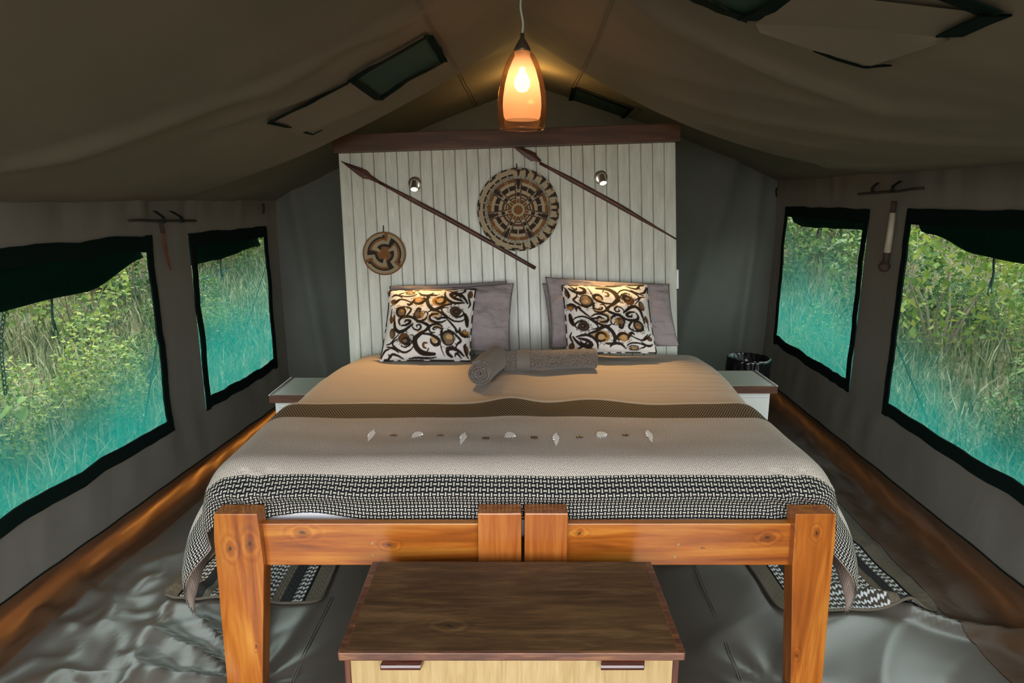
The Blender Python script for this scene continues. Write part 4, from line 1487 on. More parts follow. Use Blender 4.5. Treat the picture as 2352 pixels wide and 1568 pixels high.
# swirl print, drawn as strokes and blobs on a unit square (x right, y down)
K1 = (0.018, 0.010, 0.006); GOLD = (0.36, 0.17, 0.03); BRN = (0.10, 0.045, 0.016); TANC = (0.46, 0.30, 0.14); GREY = (0.17, 0.115, 0.07)
STROKES = [
 ([(1030,355),(930,350),(890,400),(885,470),(920,550),(990,610),(1060,590),(1160,540),(1270,515)],44,K1),
 ([(740,285),(790,340),(860,355),(930,345),(975,310)],30,K1),
 ([(1165,290),(1165,370),(1210,440),(1290,490),(1380,495),(1470,480)],34,K1),
 ([(1440,455),(1390,440),(1310,410),(1260,360),(1270,335),(1340,330),(1420,360),(1480,420),(1520,490)],44,K1),
 ([(1420,420),(1380,365),(1335,370),(1325,400)],24,K1),
 ([(1190,265),(1260,290),(1330,290),(1370,270)],16,K1),
 ([(1380,330),(1440,310),(1480,280),(1450,255),(1400,255)],24,K1),
 ([(480,380),(430,340),(450,310),(520,290)],18,K1),
 ([(430,330),(520,360),(640,360),(720,320)],20,K1),
 ([(540,320),(640,325),(740,285)],12,K1),
 ([(280,520),(340,470),(400,425),(460,410),(540,430),(610,470),(640,500)],20,K1),
 ([(330,510),(390,460),(440,425)],16,K1),
 ([(300,360),(360,330),(430,345),(480,385)],26,K1),
 ([(560,490),(590,515),(640,480),(680,420)],32,K1),
 ([(660,440),(690,490),(760,500),(830,460),(850,420),(810,405)],30,K1),
 ([(1010,450),(1040,500),(1110,510),(1160,470),(1160,410),(1100,390),(1040,410)],32,K1),
 ([(1110,365),(1150,405),(1180,460)],13,K1),
 ([(470,540),(560,550),(620,590),(600,640),(550,690),(545,710)],26,K1),
 ([(690,640),(670,690),(690,750),(760,790),(840,770),(890,710),(880,650),(840,640)],26,K1),
 ([(700,630),(740,590),(770,600),(750,640)],36,K1),
 ([(890,650),(950,620),(1030,625),(1100,660),(1170,720),(1210,745)],28,K1),
 ([(1180,780),(1090,815),(980,800),(920,760),(940,700),(1000,680),(1060,680)],32,K1),
 ([(1190,750),(1110,740),(1060,765),(1010,740)],28,K1),
 ([(1190,755),(1260,820),(1330,900),(1360,950)],26,K1),
 ([(895,700),(902,790),(975,828)],20,TANC),
 ([(1210,570),(1120,590),(1130,650),(1210,730),(1310,785),(1420,780),(1470,750)],24,K1),
 ([(1270,690),(1350,720),(1440,690),(1460,640),(1400,600)],22,K1),
 ([(1480,660),(1505,740),(1510,850)],50,K1),
 ([(340,680),(345,800),(360,890),(420,945),(500,930),(580,880),(650,830)],40,K1),
 ([(440,840),(420,770),(470,720),(560,710),(640,730),(700,780)],36,K1),
 ([(460,850),(530,845),(600,810),(600,780),(540,770),(520,800)],34,K1),
 ([(650,820),(640,870),(680,920),(740,930),(780,890),(760,850),(710,860),(720,890)],24,K1),
 ([(700,945),(760,962),(800,925)],15,TANC),
 ([(710,800),(800,815),(880,850),(900,890),(850,940),(780,985)],38,K1),
 ([(900,890),(950,850)],26,K1),
 ([(1110,880),(1080,850),(1000,840),(930,870),(910,920),(940,970),(1000,970)],26,K1),
 ([(1110,880),(1100,910),(1060,890),(1000,890),(970,920),(1010,930)],20,K1),
 ([(1130,900),(1105,960),(1110,1060),(1150,1110)],32,K1),
 ([(1200,915),(1290,960),(1370,1030),(1400,1080),(1340,1130),(1320,1180)],28,K1),
 ([(600,1000),(650,1010),(650,1080),(600,1140),(520,1180),(450,1160)],20,K1),
 ([(660,1160),(600,1220),(500,1250),(400,1210),(320,1140),(330,1090),(430,1040)],24,K1),
 ([(790,990),(900,995),(1000,1030),(1060,1080),(1050,1130),(990,1150),(940,1120),(930,1070)],38,K1),
 ([(850,940),(740,1010),(680,1070),(690,1170),(750,1240),(840,1270),(980,1275)],60,K1),
 ([(895,1195),(860,1250)],15,K1),
 ([(875,1125),(820,1130),(810,1180),(855,1200)],28,BRN),
 ([(1075,1100),(1090,1200),(1130,1300)],16,K1),
 ([(1430,1280),(1370,1230),(1280,1190),(1200,1200),(1180,1250),(1220,1290),(1250,1300)],44,K1),
 ([(1290,1300),(1310,1260),(1350,1270),(1390,1320)],26,K1),
 ([(1480,1110),(1450,1160),(1470,1260),(1510,1310)],24,K1),
 ([(1320,910),(1350,950),(1400,920)],26,K1),
 ([(1400,880),(1390,950),(1440,1000),(1530,1000)],30,K1),
 ([(200,1120),(280,1110),(340,1050),(430,970)],20,K1),
 ([(210,1150),(330,1190),(410,1250)],26,K1),
 ([(110,1330),(150,1250),(200,1200),(260,1190)],26,K1),
 ([(170,1330),(230,1330),(300,1270),(390,1290),(470,1330)],26,K1),
 ([(240,1260),(270,1300),(300,1260)],22,K1),
 ([(1520,340),(1540,420),(1560,500),(1530,560)],24,K1),
 ([(300,560),(290,640),(270,700)],16,K1),
 ([(560,1330),(700,1320),(860,1325),(1000,1315)],20,K1),
]
BLOBS = [(610,290,62,24,BRN),(610,292,40,12,TANC),(745,455,100,72,GOLD),(745,440,48,36,TANC),(1085,460,128,88,GOLD),(1095,450,56,46,TANC),
 (455,625,90,92,K1),(460,630,56,54,GREY),(470,610,30,18,GOLD),(750,690,78,66,BRN),(730,680,40,34,GREY),(800,690,26,50,GOLD),
 (1330,630,92,82,(0.05,.03,.02)),(1335,640,46,36,K1),(1345,640,20,12,GREY),(290,740,34,62,BRN),(310,960,52,84,BRN),(295,975,28,56,GREY),
 (1200,1045,108,114,K1),(1208,1052,84,84,GREY),(1225,1030,52,36,TANC),(500,1050,94,84,BRN),(535,1090,74,66,K1),(515,1085,36,26,GREY),
 (970,1078,56,48,TANC),(1040,870,62,36,TANC),(1470,960,64,46,BRN),(1482,945,42,24,GOLD),(1480,1200,36,70,BRN),(1560,340,42,60,BRN),(1020,690,70,40,TANC),(1590,240,50,30,BRN),(330,440,50,40,BRN)]
def cushion_art(S=230):
    yy, xx = np.mgrid[0:S, 0:S]
    V = (yy + .5) / S; U = (xx + .5) / S
    xl = 275 - 170 * V; xr = 1632 - 115 * V
    Xp = xl + U * (xr - xl); Yp = 245 + V * 1095
    img = np.empty((S, S, 3)); img[:] = (0.70, 0.68, 0.65)
    rs = np.random.default_rng(3)
    for (cx, cy, rx, ry, c) in BLOBS:
        # speckle halo
        if rx > 60:
            for _ in range(60):
                t = rs.uniform(0, 6.283); k = rs.uniform(1.05, 1.45)
                dx, dy, rr = cx + rx * k * math.cos(t), cy + ry * k * math.sin(t), rs.uniform(4, 8)
                img[((Xp - dx) ** 2 + (Yp - dy) ** 2) < rr * rr] = K1
    for (cx, cy, rx, ry, c) in BLOBS:
        m = ((Xp - cx) / rx) ** 2 + ((Yp - cy) / ry) ** 2 < 1
        img[m] = c
    for (pts, w, c) in STROKES:
        P = np.array(pts, float); n = len(P)
        dense = []
        for i in range(n - 1):
            p0, p1, p2, p3 = P[max(i - 1, 0)], P[i], P[i + 1], P[min(i + 2, n - 1)]
            for t in np.linspace(0, 1, 9, endpoint=False):
                dense.append(0.5 * ((2 * p1) + (-p0 + p2) * t + (2 * p0 - 5 * p1 + 4 * p2 - p3) * t * t + (-p0 + 3 * p1 - 3 * p2 + p3) * t ** 3))
        dense.append(P[-1]); m = len(dense)
        for k, q in enumerate(dense):
            t = k / (m - 1)
            r = w * 0.58 * (0.30 + 0.95 * math.sin(math.pi * min(1, max(0, 0.06 + 0.88 * t))) ** 0.8)
            img[((Xp - q[0]) ** 2 + (Yp - q[1]) ** 2) < r * r] = c
    return img
ART = cushion_art()
def artcol(rot):
    S = ART.shape[0]
    def f(u, v):
        if rot: u, v = 1 - u, 1 - v
        x = min(S - 1.001, max(0, u * S - .5)); y = min(S - 1.001, max(0, v * S - .5))
        i, j = int(y), int(x); a, b = y - i, x - j
        i2, j2 = min(i + 1, S - 1), min(j + 1, S - 1)
        return tuple((ART[i, j] * (1 - b) + ART[i, j2] * b) * (1 - a) + (ART[i2, j] * (1 - b) + ART[i2, j2] * b) * a)
    return f

def mk_cushion(label, q, Yb, Yt, rot, seed):
    tl, tr = atY(*q[0], Yt), atY(*q[1], Yt); br, bl = atY(*q[2], Yb), atY(*q[3], Yb)
    c, X, Y, N = place(tl, tr, br, bl)
    mb = MB()
    pillow_mesh(mb, c, X, Y, N, X.length, Y.length, 0.15, 170, seed, 0.03, artcol(rot), 0.005, power=0.5)
    Xn, Yn = X.normalized(), Y.normalized(); w, h = X.length / 2, Y.length / 2
    def warp(p):
        d = p - c
        a = d.dot(Xn) / w; b = d.dot(Yn) / h
        s, r = (a + 1) / 2, (b + 1) / 2
        tgt = (bl * (1 - s) + br * s) * (1 - r) + (tl * (1 - s) + tr * s) * r
        return p + tgt - (c + Xn * (a * w) + Yn * (b * h))
    mb.v = [warp(p) for p in mb.v]
    o = obj('cushion', mb, CUSHM, smooth=True, loc=c, recalc=False)
    tag(o, label, 'cushion', 'swirl print cushions')
    mb = MB(); path = []
    for k in range(200):
        t = k / 50.0; s = int(t); f = t - s
        u, v = [(2 * f - 1, 1), (1, 1 - 2 * f), (1 - 2 * f, -1), (-1, 2 * f - 1)][s]
        x = u * (1 - .03 * (1 - v * v)); y = v * (1 - .03 * (1 - u * u))
        path.append(warp(c + Xn * (x * w) + Yn * (y * h)))
    mb.tube(path, 0.0048, 6, closed=True)
    mb.c = []
    for k in range(200):
        cc_ = K1 if noise.noise((k * 0.23, seed, 0)) > -0.1 else (0.7, .67, .62)
        mb.c += [cc_] * 6
    obj('piping', mb, CUSHM, o, smooth=True)
mk_cushion('square cushion printed with brown and black swirls, leaning on the left pillows', [(896, 668), (1092, 664), (1079, 829), (874, 829)], 3.36, 3.545, False, 1.0)
mk_cushion('square cushion printed with brown and black swirls, leaning on the right pillows', [(1291, 656), (1485, 656), (1507, 810), (1303, 813)], 3.37, 3.545, True, 2.0)

# ---------------------------------------------------------------- rolled towels
def towel(label, A, B, R, seed, band=None):
    A = Vector(A); B = Vector(B)
    ax = (B - A).normalized(); L = (B - A).length
    up = Vector((0, 0, 1)); X = up.cross(ax).normalized(); Yv = ax.cross(X)
    e_o = None
    turns = 4.2; n = 150
    def sp(k, thick):
        t = k / n
        ang = -turns * 2 * math.pi * t + 2.2
        r = 0.010 + (R - 0.010) * t - thick
        return ang, r
    mb = MB()
    m = 30
    for thick in (0.0, R / turns * 0.72):
        def fn(a, b):
            k = a * n
            ang, r = sp(k, thick)
            r = max(0.002, r)
            l = L * b
            rr = r * (1 + 0.05 * noise.noise((b * 3, ang, seed)))
            endw = 0.006 * noise.noise((a * 9, seed, 1)) * (1 if b in (0, 1) else 0)
            sq = 0.90 if math.sin(ang) < 0 else 1.0
            return A + ax * (l + endw) + X * (rr * math.cos(ang)) + Yv * (rr * math.sin(ang) * sq)
        mb.grid(fn, n, m)
    for b in (0.0, 1.0):
        def fe(a, t):
            k = a * n
            ang, r = sp(k, R / turns * 0.72 * t)
            r = max(0.002, r)
            rr = r * (1 + 0.05 * noise.noise((b * 3, ang, seed)))
            sq = 0.90 if math.sin(ang) < 0 else 1.0
            out = 0.004 * math.sin(math.pi * t)
            return A + ax * (L * b + (out if b else -out) + 0.006 * noise.noise((a * 9, seed, 1))) + X * (rr * math.cos(ang)) + Yv * (rr * math.sin(ang) * sq)
        mb.grid(fe, n, 4)
    o = obj('towel', mb, TOWEL, smooth=True, loc=(A + B) / 2)
    tag(o, label, 'towel', 'rolled towels on the duvet')
    if band:
        mb = MB()
        mb.grid(lambda a, b: A + ax * (L * (band[0] + (band[1] - band[0]) * b)) + X * ((R * 1.035 + 0.001) * math.cos(a * 5.2 - 1)) + Yv * ((R * 1.035 + 0.001) * math.sin(a * 5.2 - 1) * (0.9 if math.sin(a * 5.2 - 1) < 0 else 1)), 40, 4)
        obj('woven_band', mb, TOWELB, o, smooth=True)
    return o
zt0 = 0.739
towel('short rolled grey-brown towel pointing towards the foot of the bed', (-0.147, 2.86, zt0 + 0.056), (-0.075, 3.16, zt0 + 0.054), 0.066, 1.0)
towel('long rolled grey-brown towel lying crosswise below the right cushion', (-0.040, 3.135, zt0 + 0.044), (0.415, 3.165, zt0 + 0.048), 0.054, 2.0, (0.13, 0.27))

# ---------------------------------------------------------------- chest at the foot of the bed
ct = 0.51
A_, B_ = atZ(779, 1497, ct), atZ(1572, 1498.5, ct)
yb = atZ(1176, 1289, ct).y
x0, x1, yf = A_.x, B_.x, (A_.y + B_.y) / 2
e = thing('chest', 'low wooden chest with dark grained top and pale front at the bed foot', 'chest', ((x0 + x1) / 2, (yf + yb) / 2, 0))
mb = MB(); mb.box((x0, yf, ct - 0.020), (x1, yb, ct)); tp = obj('top', mb, CHTOP, e, bevel=0.003)
for (p0, p1) in [((x0 - .001, yf - .0035, ct - .021), (x1 + .001, yf + 0.006, ct + .0008)), ((x0 - .0035, yf, ct - .021), (x0 + 0.016, yb, ct + .0008)), ((x1 - 0.016, yf, ct - .021), (x1 + .0035, yb, ct + .0008))]:
    mb = MB(); mb.box(p0, p1); obj('edging', mb, CHRIM, tp, bevel=0.003)
ins = 0.008
for xx0, xx1 in ((x0 + ins, x0 + ins + 0.014), (x1 - ins - 0.014, x1 - ins)):
    mb = MB(); mb.box((xx0, yf + 0.010, 0.03), (xx1, yb - 0.01, ct - 0.020)); obj('side_panel', mb, CHSIDE, e, bevel=0.002)
mb = MB(); mb.box((x0 + ins + 0.014, yb - 0.03, 0.03), (x1 - ins - 0.014, yb - 0.012, ct - 0.02)); obj('back_panel', mb, CHSIDE, e)
mb = MB(); mb.box((x0 + ins + 0.014, yf + 0.03, 0.03), (x1 - ins - 0.014, yb - 0.03, 0.045)); obj('bottom_panel', mb, CHSIDE, e)
mb = MB(); mb.box((x0 + ins + 0.0145, yf + 0.012, 0.26), (x1 - ins - 0.0145, yf + 0.030, ct - 0.021)); dr = obj('drawer_front', mb, CHPLY, e, bevel=0.0015)
mb = MB(); mb.box((x0 + ins + 0.0145, yf + 0.012, 0.04), (x1 - ins - 0.0145, yf + 0.030, 0.256)); dr2 = obj('drawer_front', mb, CHPLY, e, bevel=0.0015)
def handle(u0, u1, v, par, dz=0):
    pA, pB = atY(u0, v, yf - 0.012), atY(u1, v, yf - 0.012)
    z = pA.z + dz
    mb = MB()
    prof = [(yf + 0.012, z + 0.013), (yf - 0.010, z + 0.008), (yf - 0.014, z + 0.002), (yf - 0.012, z - 0.006), (yf - 0.004, z - 0.008), (yf + 0.012, z - 0.004)]
    mb.prism([(pA.x + (0.006 if k in (0, 5) else 0), y, zz) for k, (y, zz) in enumerate(prof)], (pB.x - pA.x, 0, 0))
    obj('handle', mb, HANDLE, par, bevel=0.002)
handle(873, 966, 1534, dr); handle(1380, 1480, 1534, dr); handle(873, 966, 1534, dr2, -0.235); handle(1380, 1480, 1534, dr2, -0.235)
for xx in (x0 + 0.035, x1 - 0.035):
    for y in (yf + 0.045, yb - 0.045):
        mb = MB(); mb.box((xx - 0.022, y - 0.022, 0.003), (xx + 0.022, y + 0.022, 0.03)); obj('foot', mb, CHSIDE, e)

# ---------------------------------------------------------------- bedside tables and bin
def nightstand(label, xa, xb, ya, yb, z, body_in, outer):
    e = thing('bedside_table', label, 'bedside table', ((xa + xb) / 2, (ya + yb) / 2, 0), 'bedside tables')
    mb = MB(); mb.box((xa, ya, z - 0.045), (xb, yb, z - 0.002)); t = obj('top', mb, NSRIM, e, bevel=0.002)
    mb = MB(); mb.box((xa + 0.028, ya + 0.012, z - 0.004), (xb - 0.028, yb - 0.012, z)); obj('inlay', mb, NSTOP, t)
    for xe in (xa + 0.003, xb - 0.003):
        mb = MB(); mb.box((xe - 0.003, ya, z - 0.004), (xe + 0.003, yb, z + 0.001)); obj('edging', mb, WPLAST, t)
    b0, b1 = xa + body_in, xb - body_in
    mb = MB(); mb.box((b0, ya + 0.025, 0.015), (b1, yb - 0.015, z - 0.045)); bd = obj('cabinet', mb, NSBODY, e, bevel=0.002)
    mb = MB(); mb.box((b0 + 0.02, ya + 0.013, 0.06), (b1 - 0.02, ya + 0.026, z - 0.075)); obj('door', mb, NSBODY, bd, bevel=0.002)
p = atZ(617, 907, 0.55); q = atZ(680, 866, 0.55)
nightstand('white bedside table with dark-edged pale top on the left of the bed', p.x, -1.01, p.y, q.y, 0.55, 0.022, -1)
p = atZ(1787, 886, 0.55); q = atZ(1740, 850, 0.55)
nightstand('white bedside table with dark-edged pale top on the right of the bed', 1.15, p.x, p.y, q.y, 0.55, 0.03, 1)

bc = atY(1719, 840, 4.12)
e = thing('waste_bin', 'waste bin lined with a shiny black bag in the back right corner', 'bin', (bc.x, 4.12, 0))
ztb = atY(1719, 821, 4.12).z
mb = MB(); mb.lathe([(0.0, 0.004), (0.10, 0.004), (0.125, ztb - 0.01), (0.12, ztb - 0.01), (0.095, 0.012), (0, 0.012)], (bc.x, 4.12, 0), 28); obj('bucket', mb, DARKM, e, smooth=True)
mb = MB()
def bagf(a, b):
    t = a * 2 * math.pi
    prof = [(0.104, -0.05), (0.118, -0.012), (0.128, 0.004), (0.136, -0.004), (0.138, -0.05), (0.134, -0.12), (0.136, -0.20)]
    k = b * 6; i = min(5, int(k)); f = k - i
    r = prof[i][0] * (1 - f) + prof[i + 1][0] * f; z = prof[i][1] * (1 - f) + prof[i + 1][1] * f
    cr = 0.006 * noise.noise((math.cos(t) * 7, math.sin(t) * 7, b * 4)) + 0.004 * math.sin(t * 22 + b * 3) * b
    return Vector((bc.x + (r + cr) * math.cos(t), 4.12 + (r + cr) * math.sin(t), ztb + z + 0.008 * noise.noise((math.cos(t) * 3, math.sin(t) * 3, 2))))
mb.grid(bagf, 120, 24)
obj('bin_bag', mb, BAG, e, smooth=True, recalc=False)

# ---------------------------------------------------------------- rugs
def rug(label, c, w, l, ang, seed, wave):
    e_rot = ang
    ca, sa_ = math.cos(ang), math.sin(ang)
    cr = 0.05
    def lp(a, b, up):
        x, y = (2 * a - 1) * w / 2, (2 * b - 1) * l / 2
        # rounded corners
        ex, ey = abs(x) - (w / 2 - cr), abs(y) - (l / 2 - cr)
        if ex > 0 and ey > 0:
            m = max(ex, ey); d = math.hypot(ex, ey)
            x = math.copysign(w / 2 - cr + ex * m / d, x); y = math.copysign(l / 2 - cr + ey * m / d, y)
        X, Y = c[0] + x * ca - y * sa_, c[1] + x * sa_ + y * ca
        z = fz(X, Y) + up + wave(a, b)
        return Vector((X, Y, z))
    mb = MB()
    mb.grid(lambda a, b: lp(a, b, 0.012), 60, 80, uv=lambda a, b: ((2 * a - 1) * w / 2, b * l))
    mb.grid(lambda a, b: lp(a, b, 0.003), 60, 80, uv=lambda a, b: ((2 * a - 1) * w / 2, b * l), flip=True)
    o = obj('rug', mb, RUG, smooth=True, recalc=False, loc=(c[0], c[1], 0))
    tag(o, label, 'rug', 'striped rugs beside the bed')
    path = []
    for k in range(160):
        t = k / 40; s = int(t); f = t - s
        a, b = [(f, 0), (1, f), (1 - f, 1), (0, 1 - f)][s]
        path.append(lp(a, b, 0.008))
    mb = MB(); mb.tube(path, 0.006, 6, closed=True)
    obj('edge_binding', mb, RUGE, o, smooth=True)
    return o
rug('striped brown, black and white rug on the floor left of the bed', (-1.085, 2.79), 0.62, 0.98, 0.03, 1, lambda a, b: 0.003 * math.sin(a * 5))
rug('striped brown, black and white rug with a raised corner, right of the bed', (1.345, 2.78), 0.63, 1.08, 0.0, 2, lambda a, b: (1 - sst(0, .25, b)) * (0.016 * math.exp(-((a - .72) / .12) ** 2) + 0.004))

# ---------------------------------------------------------------- sticks, dagger and club hung on the side walls
def wall_stick(label, on, sgn, a, b, straps, W):
    A, B = on(*a), on(*b)
    off = Vector((-sgn * -0.03, 0, 0))
    off = Vector((0.03 if sgn < 0 else -0.03, 0, 0))
    A += off; B += off
    e = thing('wall_peg_stick', label, 'stick', (A + B) / 2)
    mb = MB()
    mb.tube([A.lerp(B, t) + Vector((0, 0, 0.004 * noise.noise((t * 4, 1, a[0])))) for t in np.linspace(0, 1, 12)], [0.007 + 0.003 * noise.noise((t * 5, 2, a[0])) for t in range(12)], 7)
    obj('stick', mb, STICK, e, smooth=True)
    for (u0, v0, u1, v1) in straps:
        p0 = on(u0, v0) + off * 0.2; p1 = on(u1, v1) + off * 1.35
        mid = on((u0 + u1) / 2, (v0 + v1) / 2) + off * 1.4
        mb = MB()
        wv_ = Vector((0, 0.017, 0))
        pts = [p0, mid, p1, on(u1, v1) + off * 0.1]
        for q0, q1 in zip(pts, pts[1:]):
            mb.hexa([q0 - wv_, q0 + wv_, q0 + wv_ + off * 0.1, q0 - wv_ + off * 0.1, q1 - wv_, q1 + wv_, q1 + wv_ + off * 0.1, q1 - wv_ + off * 0.1])
        obj('strap_loop', mb, STRAP, e)
    return e
wall_stick('thin dark stick held by two strap loops high on the left wall', onL, -1, (281, 507), (437, 507), [(351, 484, 358, 512), (388, 484, 404, 511)], WL)
wall_stick('thin dark stick held by two strap loops high on the right wall', onR, 1, (1984, 446), (2135, 433), [(2022, 418, 2022, 444), (2074, 414, 2067, 442)], WR)

# dagger-like pointed red wood piece on the left wall
pts = [onL(*q) + Vector((0.028, 0, 0)) for q in [(357, 512), (362, 535), (367, 570), (374, 600), (381, 620)]]
e = thing('wooden_dagger', 'slim pointed red-brown wooden dagger hanging from the left wall stick', 'dagger', pts[-1])
mb = MB(); mb.tube(pts[:2], [0.010, 0.011], 8); obj('handle', mb, STICK, e, smooth=True)
mb = MB()
v = []; f = []
for k, (p_, w_) in enumerate(zip(pts[1:], [0.014, 0.020, 0.014, 0.002])):
    v += [p_ + Vector((0, w_, 0)), p_ + Vector((0.006, 0, 0)), p_ - Vector((0, w_, 0)), p_ - Vector((0.006, 0, 0))]
for i in range(3):
    for k in range(4): f.append((4 * i + k, 4 * i + (k + 1) % 4, 4 * i + 4 + (k + 1) % 4, 4 * i + 4 + k))
f += [(3, 2, 1, 0), (12, 13, 14, 15)]
mb.add(v, f); obj('blade', mb, REDW, e)

# knobbed club on the right wall
cp = [onR(*q) + Vector((-0.035, 0, 0)) for q in [(2070, 462), (2066, 488), (2060, 535), (2053, 580), (2049, 605), (2046, 612)]]
e = thing('knobbed_club', 'knobbed wooden club with pale middle hanging from the right wall stick', 'club', cp[-1])
mb = MB(); mb.tube(cp[0:2], [0.013, 0.014], 10); obj('grip', mb, STICK, e, smooth=True)
mb = MB(); mb.tube(cp[1:4], [0.0145, 0.016, 0.017], 10); obj('shaft', mb, IVORY, e, smooth=True)
mb = MB(); mb.tube([cp[3], cp[4]], [0.017, 0.016], 10)
kc = cp[5]
mb.lathe([(0.0005, -0.030), (0.018, -0.024), (0.028, -0.008), (0.029, 0.006), (0.020, 0.022), (0.0005, 0.030)], kc, 16)
obj('knob', mb, STICK, e, smooth=True)
# small dark hook in the right back corner and the left back corner
for (on, u, v, lab, s) in [(onR, 1788, 440, 'small dark strap hanging near the back right corner', -1), (onL, 600, 478, 'small dark strap hanging near the back left corner', 1)]:
    p = on(u, v) + Vector((s * 0.015, 0, 0))
    mb = MB(); mb.tube([p + Vector((0, 0, .03)), p + Vector((0, 0.01, 0)), p + Vector((0, -0.01, -.035))], 0.008, 6)
    tag(obj('hanging_strap', mb, STRAP, smooth=True, loc=p), lab, 'strap')

# ---------------------------------------------------------------- chains outside the left windows
def chain(label, pts, lr, wr_, nlinks):
    L = [0]
    for a, b in zip(pts, pts[1:]): L.append(L[-1] + (b - a).length)
    def at(s):
        for i in range(len(L) - 1):
            if s <= L[i + 1] + 1e-9: return pts[i].lerp(pts[i + 1], (s - L[i]) / (L[i + 1] - L[i]))
        return pts[-1]
    e = thing('chain', label, 'chain', pts[0])
    step = L[-1] / nlinks
    for k in range(nlinks):
        a, b = at(k * step), at((k + 1) * step)
        ax = (b - a).normalized(); c = (a + b) / 2
        s1 = Vector((0, 1, 0)) if k % 2 == 0 else Vector((1, 0, 0))
        s1 = (s1 - ax * s1.dot(ax)).normalized()
        hl = step * 0.66
        P = []
        for t in np.linspace(0, 2 * math.pi, 12, endpoint=False):
            P.append(c + ax * (math.copysign(abs(math.cos(t)) ** 0.7, math.cos(t)) * hl) + s1 * (math.sin(t) * lr))
        mb = MB(); mb.tube(P, wr_, 5, closed=True)
        obj('link', mb, CHAINM, e, smooth=True)
chain('galvanised chain hanging outside the large left window', [atX(u, v, -2.06) for u, v in [(20, 640), (17, 670), (9, 720), (2, 775), (3, 815), (8, 860), (13, 905)]], 0.0075, 0.0024, 25)
chain('thin dark chain slung across outside the small left window', [atX(u, v, -2.02) for u, v in [(440, 648), (478, 636), (505, 626), (531, 619)]], 0.004, 0.0018, 18)

# ---------------------------------------------------------------- outside: guy straps, plants, grass
for (a, xa, b, xb, lab) in [((366, 750), -2.15, (335, 945), -2.60, 'green guy strap outside the large left window'), ((606, 625), -2.06, (525, 885), -2.75, 'green guy strap outside the small left window'),
                            ((2052, 775), 2.30, (2118, 935), 2.75, 'green guy strap outside the large right window'), ((1797, 500), 2.45, (1915, 850), 3.05, 'green guy strap outside the small right window')]:
    p0, p1 = atX(*a, xa), atX(*b, xb)
    d = p1 - p0
    up_ = d * -1
    t_max = 0.0
    while t_max < 0.9 and abs((p0 + up_ * t_max).x) > abs((WL if p0.x < 0 else WR)((p0 + up_ * t_max).y)) + 0.06: t_max += 0.02
    p0 = p0 + up_ * max(0, t_max - 0.02)
    k = (p1.z - gz(p1.x, p1.y)) / -d.z
    p1 = p1 + d * min(1.2, max(0, k))
    mb = MB()
    w_ = Vector((0, 0.011, 0)); t_ = Vector((0.003, 0, 0))
    mb.hexa([p0 - w_, p0 + w_, p0 + w_ + t_, p0 - w_ + t_, p1 - w_, p1 + w_, p1 + w_ + t_, p1 - w_ + t_])
    tag(obj('guy_strap', mb, GUY, loc=p1), lab, 'strap')

def leaf_cloud(mb, n, rx, ry, rz_, size, seed):
    r = np.random.default_rng(seed)
    for _ in range(n):
        d = r.normal(size=3); d /= np.linalg.norm(d)
        rad = r.uniform(0.35, 1.0) ** 0.5
        p = Vector((d[0] * rx * rad, d[1] * ry * rad, rz_ + d[2] * rz_ * rad))
        p *= 1 + 0.25 * noise.noise((p.x * 2, p.y * 2, p.z * 2 + seed))
        if p.z < 0.02: continue
        s = size * r.uniform(0.6, 1.3)
        a = Vector(r.normal(size=3)).normalized(); b = a.cross(Vector((0.3, 0.2, 1))).normalized(); c = a.cross(b)
        mb.add([p, p + a * s * .5 + b * s * .32, p + a * s, p + a * s * .5 - b * s * .32 + c * s * .1], [(0, 1, 2), (0, 2, 3)])
variants = []
for k in range(4):
    mb = MB(); leaf_cloud(mb, 1500, 0.75, 0.75, 0.60 + 0.12 * k, 0.085, 50 + k)
    me_o = None
    variants.append(mb)
SH_ME = []
for k, mb in enumerate(variants):
    me = bpy.data.meshes.new('foliage'); me.from_pydata([tuple(p) for p in mb.v], [], mb.f); me.materials.append(LEAF2 if k == 3 else LEAF1); SH_ME.append(me)
mb = MB()
for k in range(6):
    a = k * 1.05
    mb.tube([(0.03 * math.cos(a), 0.03 * math.sin(a), -0.1), (0.2 * math.cos(a), 0.2 * math.sin(a), 0.45), (0.45 * math.cos(a + .3), 0.45 * math.sin(a + .3), 0.95)], [0.018, 0.012, 0.005], 5)
ST_ME = bpy.data.meshes.new('stem'); ST_ME.from_pydata([tuple(p) for p in mb.v], [], mb.f); ST_ME.materials.append(BARK)
def shrub(x, y, k, s, label, grp, rz):
    e = thing('bush', label, 'bush', (x, y, gz(x, y)), grp)
    e.rotation_euler = (0, 0, rz); e.scale = (s, s, s)
    for nm, me in (('foliage', SH_ME[k]), ('stem', ST_ME)):
        o = bpy.data.objects.new(nm, me); o.parent = e; COL.objects.link(o)
r = np.random.default_rng(11)
